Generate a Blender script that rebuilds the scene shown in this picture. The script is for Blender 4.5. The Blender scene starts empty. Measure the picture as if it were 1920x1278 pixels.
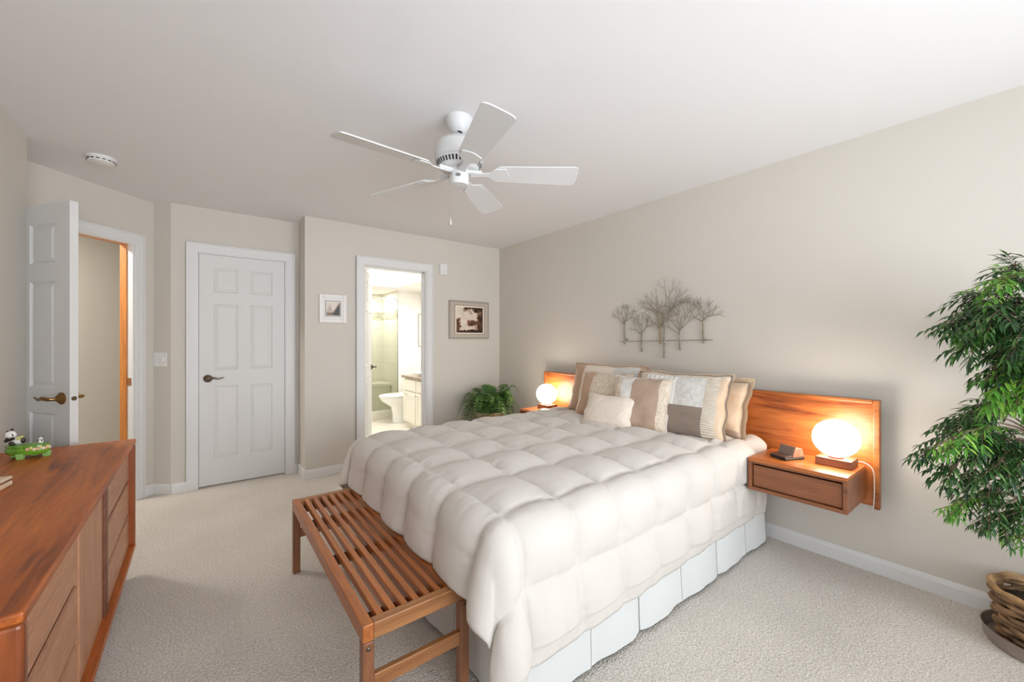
import bpy, bmesh, math, random
from mathutils import Vector, Matrix, noise
PI = math.pi
sc = bpy.context.scene
COL = sc.collection
random.seed(7)

# ------------------------------------------------------------------ camera
cam_d = bpy.data.cameras.new('camera'); cam = bpy.data.objects.new('camera', cam_d); COL.objects.link(cam)
cam.location = (0, 0, 1.277)
cam.rotation_euler = (PI/2, 0, -math.atan(576/753))
cam_d.sensor_width = 36; cam_d.lens = 753/1920*36
cam_d.shift_y = -(639-640)/1920
cam_d.clip_start = 0.02
sc.camera = cam
# ------------------------------------------------------------------ view, world, daylight
sc.view_settings.view_transform = 'Standard'
sc.view_settings.look = 'None'
sc.view_settings.gamma = 1
sc.view_settings.use_curve_mapping = False
sc.view_settings.exposure = 0.0
sc.cycles.max_bounces = 14; sc.cycles.diffuse_bounces = 8; sc.cycles.sample_clamp_indirect = 8
w = bpy.data.worlds.new('world'); sc.world = w; w.use_nodes = True
bg = w.node_tree.nodes['Background']; bg.inputs[0].default_value = (0.75, 0.87, 1, 1); bg.inputs[1].default_value = 1.0

def area(name, loc, rot, sx, sy, power, col=(1, 1, 1)):
    l = bpy.data.lights.new(name, 'AREA'); l.shape = 'RECTANGLE'; l.size = sx; l.size_y = sy; l.energy = power; l.color = col
    o = bpy.data.objects.new(name, l); COL.objects.link(o); o.location = loc; o.rotation_euler = rot
    return o
# daylight entering through the windows of the wall behind the camera, beam tilted up and narrowed to even out the room
for x_ in (0.32, 1.88):
    d_ = area('window_daylight', (x_, -1.73, 1.35), (PI/2+math.radians(13), 0, 0), 1.3, 1.7, 40, (0.90, 0.95, 1.0)); d_.data.spread = math.radians(120)
# fill light added at an invented side window of the left wall, out of view
d_ = area('side_fill_daylight', (-0.78, -0.45, 1.45), (PI/2+math.radians(22), 0, -PI/2), 1.1, 1.5, 12, (0.90, 0.95, 1.0)); d_.data.spread = math.radians(120)

# ------------------------------------------------------------------ helpers
def srgb(r, g, b):
    def f(c):
        c /= 255
        return c/12.92 if c <= 0.04045 else ((c+0.055)/1.055)**2.4
    return (f(r), f(g), f(b), 1)

def new_mat(name):
    m = bpy.data.materials.new(name); m.use_nodes = True
    nt = m.node_tree
    return m, nt, nt.nodes['Principled BSDF']

def pbr(name, col, rough=0.6, metal=0.0, bump=0, bscale=50, spec=0.5, sheen=0, coat=0, var=0, vscale=3, emit=None, estr=0, detail=3):
    m, nt, b = new_mat(name)
    b.inputs['Base Color'].default_value = col
    b.inputs['Roughness'].default_value = rough
    b.inputs['Metallic'].default_value = metal
    b.inputs['Specular IOR Level'].default_value = spec
    b.inputs['Coat Weight'].default_value = coat
    if sheen: b.inputs['Sheen Weight'].default_value = sheen
    tc = nt.nodes.new('ShaderNodeTexCoord')
    if bump:
        n = nt.nodes.new('ShaderNodeTexNoise'); n.inputs['Scale'].default_value = bscale; n.inputs['Detail'].default_value = detail
        nt.links.new(tc.outputs['Object'], n.inputs['Vector'])
        bp = nt.nodes.new('ShaderNodeBump'); bp.inputs['Strength'].default_value = bump; bp.inputs['Distance'].default_value = 0.01
        nt.links.new(n.outputs['Fac'], bp.inputs['Height']); nt.links.new(bp.outputs['Normal'], b.inputs['Normal'])
    if var:
        n2 = nt.nodes.new('ShaderNodeTexNoise'); n2.inputs['Scale'].default_value = vscale
        nt.links.new(tc.outputs['Object'], n2.inputs['Vector'])
        r = nt.nodes.new('ShaderNodeValToRGB')
        r.color_ramp.elements[0].position = 0.3; r.color_ramp.elements[1].position = 0.7
        r.color_ramp.elements[0].color = tuple(c*(1-var) for c in col[:3])+(1,)
        r.color_ramp.elements[1].color = tuple(min(1, c*(1+var)) for c in col[:3])+(1,)
        nt.links.new(n2.outputs['Fac'], r.inputs['Fac']); nt.links.new(r.outputs['Color'], b.inputs['Base Color'])
    if emit:
        b.inputs['Emission Color'].default_value = emit; b.inputs['Emission Strength'].default_value = estr
    return m

def wood(name, dark, mid, light, axis='Y', rough=0.35, scale=1.0, coat=0.15):
    m, nt, b = new_mat(name)
    tc = nt.nodes.new('ShaderNodeTexCoord'); mp = nt.nodes.new('ShaderNodeMapping')
    sv = {'X': (0.9, 11, 11), 'Y': (11, 0.9, 11), 'Z': (11, 11, 0.9)}[axis]
    mp.inputs['Scale'].default_value = tuple(v*scale for v in sv)
    nt.links.new(tc.outputs['Object'], mp.inputs['Vector'])
    n = nt.nodes.new('ShaderNodeTexNoise'); n.inputs['Scale'].default_value = 1.0; n.inputs['Detail'].default_value = 6; n.inputs['Roughness'].default_value = 0.55; n.inputs['Distortion'].default_value = 1.2
    nt.links.new(mp.outputs['Vector'], n.inputs['Vector'])
    r = nt.nodes.new('ShaderNodeValToRGB'); e = r.color_ramp.elements
    e[0].position = 0.28; e[0].color = dark; e[1].position = 0.75; e[1].color = light
    k = e.new(0.42); k.color = mid
    k2 = e.new(0.58); k2.color = tuple((a+c)/2 for a, c in zip(mid, light))
    nt.links.new(n.outputs['Fac'], r.inputs['Fac'])
    # fine pores
    mp2 = nt.nodes.new('ShaderNodeMapping'); mp2.inputs['Scale'].default_value = tuple(v*scale*9 for v in sv)
    nt.links.new(tc.outputs['Object'], mp2.inputs['Vector'])
    n2 = nt.nodes.new('ShaderNodeTexNoise'); n2.inputs['Scale'].default_value = 1.0; n2.inputs['Detail'].default_value = 2
    nt.links.new(mp2.outputs['Vector'], n2.inputs['Vector'])
    mr = nt.nodes.new('ShaderNodeMapRange'); mr.inputs[1].default_value = 0.3; mr.inputs[2].default_value = 0.7; mr.inputs[3].default_value = 0.80; mr.inputs[4].default_value = 1.10
    nt.links.new(n2.outputs['Fac'], mr.inputs[0])
    mx = nt.nodes.new('ShaderNodeMix'); mx.data_type = 'RGBA'; mx.blend_type = 'MULTIPLY'; mx.inputs[0].default_value = 1
    nt.links.new(r.outputs['Color'], mx.inputs[6]); nt.links.new(mr.outputs[0], mx.inputs[7])
    nt.links.new(mx.outputs[2], b.inputs['Base Color'])
    b.inputs['Roughness'].default_value = rough; b.inputs['Coat Weight'].default_value = coat; b.inputs['Coat Roughness'].default_value = 0.3
    return m

def vcol_mat(name, rough=0.5):
    m, nt, b = new_mat(name)
    a = nt.nodes.new('ShaderNodeAttribute'); a.attribute_name = 'paint'
    nt.links.new(a.outputs['Color'], b.inputs['Base Color']); b.inputs['Roughness'].default_value = rough
    return m

def leaf_mat(name, c0, c1, c2, rough=0.45):
    m, nt, b = new_mat(name)
    g = nt.nodes.new('ShaderNodeNewGeometry'); r = nt.nodes.new('ShaderNodeValToRGB'); e = r.color_ramp.elements
    e[0].color = c0; e[1].color = c2; k = e.new(0.55); k.color = c1
    nt.links.new(g.outputs['Random Per Island'], r.inputs['Fac']); nt.links.new(r.outputs['Color'], b.inputs['Base Color'])
    b.inputs['Roughness'].default_value = rough
    b.inputs['Subsurface Weight'].default_value = 0.0
    return m

class MB:
    """collects shapes into one mesh"""
    def __init__(s): s.bm = bmesh.new(); s.mi = 0
    def _f(s, vs):
        try:
            f = s.bm.faces.new(vs); f.material_index = s.mi; return f
        except ValueError: return None
    def box(s, x0, x1, y0, y1, z0, z1, M=None):
        c = [(x0, y0, z0), (x1, y0, z0), (x1, y1, z0), (x0, y1, z0), (x0, y0, z1), (x1, y0, z1), (x1, y1, z1), (x0, y1, z1)]
        v = [s.bm.verts.new(M @ Vector(p) if M else p) for p in c]
        for q in ((0, 3, 2, 1), (4, 5, 6, 7), (0, 1, 5, 4), (1, 2, 6, 5), (2, 3, 7, 6), (3, 0, 4, 7)): s._f([v[i] for i in q])
        return s
    def frustum(s, a, b):      # two rectangles given as 4 points each
        va = [s.bm.verts.new(p) for p in a]; vb = [s.bm.verts.new(p) for p in b]
        s._f(vb); s._f(va[::-1])
        for i in range(4): s._f([va[i], va[(i+1) % 4], vb[(i+1) % 4], vb[i]])
        return s
    def prism(s, pts, z0, z1, M=None):
        a = [s.bm.verts.new((M @ Vector((x, y, z0))) if M else (x, y, z0)) for x, y in pts]
        b = [s.bm.verts.new((M @ Vector((x, y, z1))) if M else (x, y, z1)) for x, y in pts]
        n = len(pts); s._f(b); s._f(a[::-1])
        for i in range(n): s._f([a[i], a[(i+1) % n], b[(i+1) % n], b[i]])
        return s
    def lathe(s, prof, c=(0, 0, 0), n=32, M=None, cap=True):
        rings = []
        for r, z in prof:
            ring = []
            for i in range(n):
                p = Vector((c[0]+r*math.cos(2*PI*i/n), c[1]+r*math.sin(2*PI*i/n), c[2]+z))
                ring.append(s.bm.verts.new(M @ p if M else p))
            rings.append(ring)
        for a, b in zip(rings, rings[1:]):
            for i in range(n): s._f([a[i], a[(i+1) % n], b[(i+1) % n], b[i]])
        if cap:
            s._f(rings[0][::-1]); s._f(rings[-1])
        return s
    def tube(s, pts, r, n=8, cap=True):
        pts = [Vector(p) for p in pts]; rr = r if isinstance(r, (list, tuple)) else [r]*len(pts)
        rings = []; up = Vector((0, 0, 1)); prev = None
        for i, p in enumerate(pts):
            t = (pts[min(i+1, len(pts)-1)]-pts[max(i-1, 0)])
            t = t.normalized() if t.length > 1e-9 else Vector((0, 0, 1))
            if prev is None:
                a = t.cross(up if abs(t.z) < 0.9 else Vector((1, 0, 0))).normalized()
            else:
                a = (prev-t*prev.dot(t)); a = a.normalized() if a.length > 1e-6 else t.cross(up).normalized()
            prev = a; b = t.cross(a)
            rings.append([s.bm.verts.new(p+a*(rr[i]*math.cos(2*PI*k/n))+b*(rr[i]*math.sin(2*PI*k/n))) for k in range(n)])
        for a, b in zip(rings, rings[1:]):
            for i in range(n): s._f([a[i], a[(i+1) % n], b[(i+1) % n], b[i]])
        if cap: s._f(rings[0][::-1]); s._f(rings[-1])
        return s
    def grid(s, nu, nv, fn, mfn=None):
        V = [[s.bm.verts.new(fn(i/nu, j/nv)) for j in range(nv+1)] for i in range(nu+1)]
        for i in range(nu):
            for j in range(nv):
                f = s._f([V[i][j], V[i+1][j], V[i+1][j+1], V[i][j+1]])
                if mfn and f: f.material_index = mfn((i+.5)/nu, (j+.5)/nv)
        return V
    def ball(s, c, r, n=12, sc=(1, 1, 1)):
        m = bmesh.ops.create_uvsphere(s.bm, u_segments=n*2, v_segments=n, radius=r, matrix=Matrix.Translation(c) @ Matrix.Diagonal((*sc, 1)))
        for f in {f for v in m['verts'] for f in v.link_faces}: f.material_index = s.mi
        return s
    def done(s, name, mats, parent=None, smooth=False, bevel=0, seg=2, recalc=True, solid=0, angle=35):
        if recalc: bmesh.ops.recalc_face_normals(s.bm, faces=s.bm.faces)
        me = bpy.data.meshes.new(name); s.bm.to_mesh(me); s.bm.free()
        if not isinstance(mats, (list, tuple)): mats = [mats]
        for m in mats: me.materials.append(m)
        if smooth:
            if smooth is True: me.polygons.foreach_set('use_smooth', [True]*len(me.polygons))
            else: me.shade_smooth() if False else None
        o = bpy.data.objects.new(name, me); COL.objects.link(o)
        if parent: o.parent = parent
        if smooth: me.set_sharp_from_angle(angle=math.radians(angle))
        if solid:
            md = o.modifiers.new('solid', 'SOLIDIFY'); md.thickness = solid; md.offset = -1
        if bevel:
            md = o.modifiers.new('bevel', 'BEVEL'); md.width = bevel; md.segments = seg; md.limit_method = 'ANGLE'; md.angle_limit = math.radians(40); md.harden_normals = False
        return o

def tag(o, label, cat, group=None, kind=None):
    o['label'] = label; o['category'] = cat
    if group: o['group'] = group
    if kind: o['kind'] = kind
    return o
def thing(name, label, cat, loc=(0, 0, 0), rz=0, group=None, kind=None):
    o = bpy.data.objects.new(name, None); COL.objects.link(o); o.location = loc; o.rotation_euler = (0, 0, rz); o.empty_display_size = 0.1
    return tag(o, label, cat, group, kind)
def struct(o, label, cat): return tag(o, label, cat, None, 'structure')

# ------------------------------------------------------------------ materials
M_wall = pbr('greige_paint', srgb(211, 206, 197), 0.9, bump=0.03, bscale=220, spec=0.2)
M_ceil = pbr('ceiling_paint', srgb(229, 229, 230), 0.95, bump=0.03, bscale=180, spec=0.1)
M_trim = pbr('white_trim_paint', srgb(226, 226, 226), 0.45, spec=0.4)
M_door = pbr('white_door_paint', srgb(222, 222, 221), 0.5, spec=0.35)
M_bathwall = pbr('bath_paint', srgb(238, 236, 231), 0.8)
M_white = pbr('white_plastic', srgb(232, 232, 231), 0.45)
M_fan = pbr('white_enamel', srgb(214, 215, 216), 0.45)
M_black = pbr('black_plastic', srgb(24, 22, 22), 0.5)
M_slot = pbr('dark_slot', srgb(30, 30, 30), 0.9)
M_brass = pbr('antique_brass', srgb(150, 116, 74), 0.28, metal=1)
M_nickel = pbr('dark_nickel', srgb(120, 108, 96), 0.3, metal=1)
M_porc = pbr('porcelain', srgb(243, 243, 240), 0.12)
M_chrome = pbr('chrome', srgb(200, 200, 200), 0.15, metal=1)
D, Mi, L = srgb(100, 50, 20), srgb(156, 90, 42), srgb(192, 118, 60)
M_teakY = wood('teak_along_y', D, Mi, L, 'Y')
M_teakX = wood('teak_along_x', D, Mi, L, 'X')
M_teakZ = wood('teak_along_z', D, Mi, L, 'Z')
M_top = wood('teak_top', srgb(122, 56, 16), srgb(172, 88, 26), srgb(208, 116, 42), 'Y', rough=0.42, scale=1.5, coat=0.0)
M_end = wood('teak_end', srgb(84, 36, 12), srgb(136, 68, 28), srgb(168, 90, 40), 'Z', rough=0.35)
M_front = wood('teak_front_sheen', srgb(172, 122, 90), srgb(188, 136, 102), srgb(200, 150, 114), 'Z', rough=0.5, scale=1.2, coat=0.05)  # paler, pinker than the other teak: sheen on the fronts put into the colour
M_frontY = wood('teak_front_sheen_y', srgb(172, 120, 88), srgb(188, 134, 100), srgb(200, 148, 112), 'Y', rough=0.5, scale=2.2, coat=0.05)  # same painted-in sheen, grain running lengthwise
M_head = wood('teak_headboard', srgb(116, 54, 20), srgb(178, 98, 44), srgb(208, 128, 64), 'Y', rough=0.35, scale=1.2)
M_walnut = wood('walnut', srgb(84, 46, 30), srgb(118, 70, 48), srgb(140, 88, 62), 'Y', rough=0.45)
M_dark = wood('dark_teak', srgb(40, 18, 8), srgb(58, 28, 14), srgb(72, 36, 18), 'Y', rough=0.6)
M_stand = wood('nightstand_teak', srgb(100, 58, 34), srgb(138, 84, 52), srgb(160, 100, 64), 'Y', rough=0.4)
M_bench = wood('bench_teak', srgb(112, 56, 20), srgb(164, 92, 40), srgb(196, 120, 58), 'Y', rough=0.35)
M_benchX = wood('bench_teak_end', srgb(112, 66, 36), srgb(150, 98, 56), srgb(178, 124, 76), 'X', rough=0.4)
M_benchZ = wood('bench_teak_leg', srgb(92, 52, 30), srgb(128, 80, 50), srgb(150, 98, 64), 'Z', rough=0.4)
M_oak = wood('orange_oak', srgb(176, 104, 40), srgb(204, 128, 56), srgb(218, 146, 70), 'Z', rough=0.35)
M_comf = pbr('comforter_cotton', srgb(209, 203, 196), 0.8, bump=0.16, bscale=30, sheen=0.2, spec=0.2, detail=5)
M_sheet = pbr('white_sheet', srgb(214, 213, 211), 0.85, bump=0.08, bscale=14)
M_skirt = pbr('skirt_cotton', srgb(214, 216, 215), 0.85, bump=0.10, bscale=9)

# carpet
def carpet():
    m, nt, b = new_mat('loop_carpet')
    tc = nt.nodes.new('ShaderNodeTexCoord')
    v = nt.nodes.new('ShaderNodeTexVoronoi'); v.inputs['Scale'].default_value = 150
    n = nt.nodes.new('ShaderNodeTexNoise'); n.inputs['Scale'].default_value = 115; n.inputs['Detail'].default_value = 5
    n2 = nt.nodes.new('ShaderNodeTexNoise'); n2.inputs['Scale'].default_value = 2.2; n2.inputs['Detail'].default_value = 2
    for k in (v, n, n2): nt.links.new(tc.outputs['Object'], k.inputs['Vector'])
    r = nt.nodes.new('ShaderNodeValToRGB'); e = r.color_ramp.elements
    e[0].position = 0.25; e[0].color = srgb(184, 176, 166); e[1].position = 0.7; e[1].color = srgb(234, 228, 219)
    nt.links.new(n.outputs['Fac'], r.inputs['Fac'])
    mr = nt.nodes.new('ShaderNodeMapRange'); mr.inputs[1].default_value = 0.3; mr.inputs[2].default_value = 0.7; mr.inputs[3].default_value = 0.93; mr.inputs[4].default_value = 1.04
    nt.links.new(n2.outputs['Fac'], mr.inputs[0])
    mx = nt.nodes.new('ShaderNodeMix'); mx.data_type = 'RGBA'; mx.blend_type = 'MULTIPLY'; mx.inputs[0].default_value = 1
    nt.links.new(r.outputs['Color'], mx.inputs[6]); nt.links.new(mr.outputs[0], mx.inputs[7]); nt.links.new(mx.outputs[2], b.inputs['Base Color'])
    ad = nt.nodes.new('ShaderNodeMath'); ad.operation = 'SUBTRACT'
    nt.links.new(n.outputs['Fac'], ad.inputs[0]); nt.links.new(v.outputs['Distance'], ad.inputs[1])
    bp = nt.nodes.new('ShaderNodeBump'); bp.inputs['Strength'].default_value = 0.5; bp.inputs['Distance'].default_value = 0.010
    nt.links.new(ad.outputs[0], bp.inputs['Height']); nt.links.new(bp.outputs['Normal'], b.inputs['Normal'])
    b.inputs['Roughness'].default_value = 1; b.inputs['Specular IOR Level'].default_value = 0.05; b.inputs['Sheen Weight'].default_value = 0.15
    return m
M_carpet = carpet()

def tiles(name, c1, c2, mortar, sx, axes='XZ', w_=0.3, h_=0.3, off=0.0, rough=0.25, msize=0.004):
    m, nt, b = new_mat(name)
    tc = nt.nodes.new('ShaderNodeTexCoord'); sep = nt.nodes.new('ShaderNodeSeparateXYZ'); cb = nt.nodes.new('ShaderNodeCombineXYZ')
    nt.links.new(tc.outputs['Object'], sep.inputs[0])
    nt.links.new(sep.outputs[axes[0]], cb.inputs[0]); nt.links.new(sep.outputs[axes[1]], cb.inputs[1])
    br = nt.nodes.new('ShaderNodeTexBrick'); br.offset = off
    br.inputs['Color1'].default_value = c1; br.inputs['Color2'].default_value = c2; br.inputs['Mortar'].default_value = mortar
    br.inputs['Scale'].default_value = 1; br.inputs['Mortar Size'].default_value = msize; br.inputs['Brick Width'].default_value = w_; br.inputs['Row Height'].default_value = h_
    nt.links.new(cb.outputs[0], br.inputs['Vector']); nt.links.new(br.outputs['Color'], b.inputs['Base Color']); b.inputs['Roughness'].default_value = rough
    return m

# ------------------------------------------------------------------ room shell
XR, YB, YC, XL, ZC = 2.948, 4.116, 4.41, -0.80, 2.44
XJ = 0.735
TH = 0.12
def seg(p, q, side, z0, z1, mb=None, th=TH):   # wall piece along p->q, thickness towards side*(left normal)
    p = Vector(p); q = Vector(q); d = (q-p).normalized(); n = Vector((-d.y, d.x))*side*th
    mb = mb or MB(); mb.prism([tuple(p), tuple(q), tuple(q+n), tuple(p+n)], z0, z1); return mb
rt = math.sqrt(.5)
E0 = Vector((-0.343, 4.512)); EU = Vector((-rt, -rt)); EN = Vector((-rt, rt))      # entry wall: origin, direction, away from room
F0 = Vector((-0.226, YC))
def EP(s, d=0): return tuple(E0+EU*s+EN*d)
ES0, ES1 = 0.145, 0.985            # entry opening
EH = 2.075

struct(MB().box(-3.2, XR+.12, -1.87, YB+.06, -0.1, 0).box(-3.2, XJ+.1, YB+.06, 6.8, -0.1, 0).done('floor', M_carpet), 'light beige loop carpet floor of the bedroom', 'floor')
struct(MB().box(-3.2, XR+.12, -1.87, YB+.12, ZC, ZC+.1).box(-3.2, XJ+.1, YB+.12, 6.8, ZC, ZC+.1).done('ceiling', M_ceil), 'plain white painted bedroom ceiling', 'ceiling')
struct(MB().box(XR, XR+TH, -1.87, YB+TH, 0, ZC).done('wall_right', M_wall), 'long greige wall behind the bed headboard', 'wall')
BX0, BX1, BH = 1.258, 1.962, 2.068
struct(MB().box(XJ, BX0, YB, YB+TH, 0, ZC).box(BX1, XR, YB, YB+TH, 0, ZC).box(BX0, BX1, YB, YB+TH, BH, ZC).done('wall_back', M_wall), 'greige wall around the bathroom doorway', 'wall')
struct(MB().box(XJ, XJ+TH, YB+TH, YC+TH, 0, ZC).done('wall_return', M_wall), 'narrow greige wall return beside the closed door', 'wall')
CX0, CX1, CH = -0.062, 0.634, 2.062
struct(MB().box(F0.x, CX0, YC, YC+TH, 0, ZC).box(CX1, XJ, YC, YC+TH, 0, ZC).box(CX0, CX1, YC, YC+TH, CH, ZC).done('wall_closet', M_wall), 'greige wall around the closed white door', 'wall')
struct(seg(tuple(F0), tuple(E0), -1, 0, ZC).done('wall_facet', M_wall), 'narrow angled greige wall carrying the light switch', 'wall')
mb = seg(EP(0), EP(ES0), -1, 0, ZC); seg(EP(ES1), EP(1.75), -1, 0, ZC, mb); seg(EP(ES0), EP(ES1), -1, EH, ZC, mb)
struct(mb.done('wall_entry', M_wall), 'angled greige wall around the open entry doorway', 'wall')
struct(MB().box(XL-TH, XL, -1.87, -1.05, 0, ZC).box(XL-TH, XL, .15, 3.475, 0, ZC).box(XL-TH, XL, -1.05, .15, 0, .65).box(XL-TH, XL, -1.05, .15, 2.25, ZC).done('wall_left', M_wall), 'greige wall behind the dresser at the left edge', 'wall')
struct(MB().box(-1.8, XL-TH, 3.355, 3.475, 0, ZC).done('wall_recess', M_wall), 'greige wall turning away behind the open door', 'wall')
WX = [(-.38, 1.02), (1.18, 2.58)]; WZ = (.45, 2.25)
mb = MB().box(XL-TH, WX[0][0], -1.87, -1.75, 0, ZC).box(WX[0][1], WX[1][0], -1.87, -1.75, 0, ZC).box(WX[1][1], XR, -1.87, -1.75, 0, ZC)
for a, b in WX: mb.box(a, b, -1.87, -1.75, 0, WZ[0]).box(a, b, -1.87, -1.75, WZ[1], ZC)
struct(mb.done('wall_front', M_wall), 'greige window wall behind the viewer', 'wall')
M_glass = pbr('window_glass', (1, 1, 1, 1), 0.0); M_glass.node_tree.nodes['Principled BSDF'].inputs['Transmission Weight'].default_value = 1
k = 0
for a, b in WX:
    k += 1
    t = thing('window_%d' % k, 'white framed window in the wall behind the viewer, %s one' % ('left' if k == 1 else 'right'), 'window', kind='structure')
    f = MB()
    for x in (a, (a+b)/2-.03, b-.06): f.box(x, x+.06, -1.84, -1.78, WZ[0], WZ[1])
    f.box(a, b, -1.84, -1.78, WZ[0], WZ[0]+.06).box(a, b, -1.84, -1.78, WZ[1]-.06, WZ[1])
    f.done('window_frame', M_trim, t)
    MB().box(a+.03, b-.03, -1.812, -1.808, WZ[0]+.03, WZ[1]-.03).done('window_pane', M_glass, t)
t = thing('window_3', 'unseen white framed side window added in the left wall for fill light', 'window', kind='structure')  # unseen window added to carry the side fill light
f = MB()
for y in (-1.05, -.48, .09): f.box(XL-.09, XL-.03, y, y+.06, .65, 2.25)
f.box(XL-.09, XL-.03, -1.05, .15, .65, .71).box(XL-.09, XL-.03, -1.05, .15, 2.19, 2.25); f.done('window_frame', M_trim, t)
MB().box(XL-.062, XL-.058, -1.02, .12, .68, 2.22).done('window_pane', M_glass, t)

# baseboards
def base(name, p, q, side, label):
    p = Vector(p); q = Vector(q); d = (q-p).normalized(); n = Vector((-d.y, d.x))*side
    mb = MB()
    def ring(o):
        pts = [(0, 0), (.014, 0), (.014, .062), (.009, .078), (.005, .086), (0, .086)]
        return [mb.bm.verts.new((o.x+n.x*a, o.y+n.y*a, b)) for a, b in pts]
    A, B = ring(p), ring(q); m = len(A)
    for i in range(m): mb._f([A[i], A[(i+1) % m], B[(i+1) % m], B[i]])
    mb._f(A); mb._f(B[::-1])
    struct(mb.done(name, M_trim), label, 'baseboard')
CW = 0.076   # casing width
base('baseboard_right', (XR, -1.75), (XR, YB), 1, 'white baseboard under the headboard wall')
base('baseboard_back', (XJ-.013, YB), (BX0-CW+.012, YB), -1, 'white baseboard between wall corner and bathroom doorway')
base('baseboard_corner', (BX1+CW-.012, YB), (XR-.015, YB), -1, 'white baseboard behind the fern')
base('baseboard_return', (XJ, YB-.013), (XJ, YC-.015), 1, 'short white baseboard on the wall return')
base('baseboard_closet', (F0.x+.004, YC), (CX0-CW+.012, YC), -1, 'short white baseboard left of the closed door')
base('baseboard_closet_end', (CX1+CW-.012, YC), (XJ-.015, YC), -1, 'sliver of white baseboard right of the closed door')
base('baseboard_facet', tuple(F0+Vector((0.004, -.004))), tuple(E0), 1, 'white baseboard below the light switch')
base('baseboard_entry', EP(0), EP(ES0-CW+.012), 1, 'white baseboard right of the open entry doorway')
base('baseboard_left', (XL, .0), (XL, 3.46), -1, 'white baseboard behind the dresser')

# casings: local frame x along wall, y towards room is negative
def casing(name, M, w_, h_, depth, label, oak=False):
    mb = MB()
    ci = 0.008
    B3 = ((-ci, CW-.012, .013), (.012, CW-.03, .017), (CW-.022, CW-.012, .022))
    for a, b, t in B3:
        mb.box(-b, -a, -t, 0, 0, h_+b, M).box(w_+a, w_+b, -t, 0, 0, h_+b, M).box(-a, w_+a, -t, 0, h_+a, h_+b, M)
    # jamb and stop
    jd = .05 if oak else depth
    mb.box(-.001, .018, 0, jd, 0, h_, M).box(w_-.018, w_+.001, 0, jd, 0, h_, M).box(.018, w_-.018, 0, jd, h_-.018, h_+.001, M)
    if not oak: mb.box(.018, .03, .05, .07, 0, h_-.018, M).box(w_-.03, w_-.018, .05, .07, 0, h_-.018, M).box(.018, w_-.018, .05, .07, h_-.03, h_-.018, M)
    o = struct(mb.done(name, M_trim), label, 'door casing')
    if oak:
        MB().box(-.001, .018, jd, depth, 0, h_, M).box(w_-.018, w_+.001, jd, depth, 0, h_, M).box(.018, w_-.018, jd, depth, h_-.018, h_+.001, M).box(.018, .026, jd, jd+.03, 0, h_-.018, M).box(w_-.026, w_-.018, jd, jd+.03, 0, h_-.018, M).done('oak_jamb', M_oak, o)
    return o
Mb = Matrix.Translation((BX0, YB, 0))
casing('trim_1', Mb, BX1-BX0, BH, TH, 'white moulded casing around the bathroom doorway')
Mc = Matrix.Translation((CX0, YC, 0))
casing('trim_2', Mc, CX1-CX0, CH, TH, 'white moulded casing around the closed door')
pe = EP(ES1); Me = Matrix.Translation((pe[0], pe[1], 0)) @ Matrix.Rotation(PI/4, 4, 'Z')
entry_casing = casing('trim_3', Me, ES1-ES0, EH, TH, 'white moulded casing around the open entry doorway', oak=True)

def lever(parent, M, mat, flip=1, l=.115):
    h = MB()
    h.lathe([(0.001, .026), (.012, .026), (.024, .012), (.033, .006), (.033, 0), (0.001, 0)][::-1], n=24, M=M @ Matrix.Rotation(PI/2, 4, 'X'), cap=False)
    pts = [(0, -.01, 0), (0, -.045, 0), (.012*flip, -.056, .001), (.045*flip, -.058, .006), (.075*flip, -.058, -.004), (l*flip, -.056, .008)]
    h.tube([M @ Vector(p) for p in pts], [.008, .009, .010, .010, .007, .004], 10)
    return h.done('door_handle', mat, parent, smooth=True, angle=50)

def door_leaf(name, W, H, label, hand_x, hmat, M, both=True, flip=1, hz=.96):
    """leaf in local coords: x 0..W from hinge, y -T..0, z"""
    t = thing(name, label, 'door', kind='structure'); t.matrix_world = M
    T = .036; mb = MB(); core = .010
    mb.box(0, W, -T+core, -core, 0, H)
    st = .108*W/.70; cm = .098*W/.70; pw = (W-2*st-cm)/2
    rows = [(.23, .87), (1.01, 1.60), (1.70, 1.92)]
    k = H/2.03; rows = [(a*k, b*k) for a, b in rows]
    cols = [(st, st+pw), (st+pw+cm, W-st)]
    zs = [0]+[z for r in rows for z in r]+[H]
    for (y0, y1) in ((-T, -T+core), (-core, 0)):
        for a, b in ((0, st), (st+pw, st+pw+cm), (W-st, W)): mb.box(a, b, y0, y1, 0, H)
        for i in range(0, len(zs), 2):
            for c0, c1 in cols: mb.box(c0, c1, y0, y1, zs[i], zs[i+1])
        s = -1 if y0 == -T else 1
        yb = -T+core if s < 0 else -core
        yt = yb+s*.008
        for c0, c1 in cols:
            for z0, z1 in rows:
                def R(i, y): return [(c0+i, y, z0+i), (c1-i, y, z0+i), (c1-i, y, z1-i), (c0+i, y, z1-i)]
                mb.frustum(R(.012, yb), R(.034, yt))
                # sloping moulding round the recess
                for (p, q) in ((0, 1), (1, 2), (2, 3), (3, 0)):
                    a0 = R(0, yb+s*core*.95); a1 = R(.012, yb)
                    mb._f([mb.bm.verts.new(v) for v in (a0[p], a0[q], a1[q], a1[p])])
    mb.done('door_panel', M_door, t, recalc=True)
    lever(t, Matrix.Translation((hand_x, -T, hz)), hmat, flip)
    if both: lever(t, Matrix.Translation((hand_x, 0, hz)) @ Matrix.Rotation(PI, 4, 'Z'), hmat, -flip)
    return t
# closed door (hinge right, lever left)
W = CX1-CX0-.042
door_leaf('door_2', W, 2.03, 'closed white six-panel door with dark lever handle', .062, M_nickel, Matrix.Translation((CX0+.021, YC+.048, .012)), both=False, flip=1, hz=.94)
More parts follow.
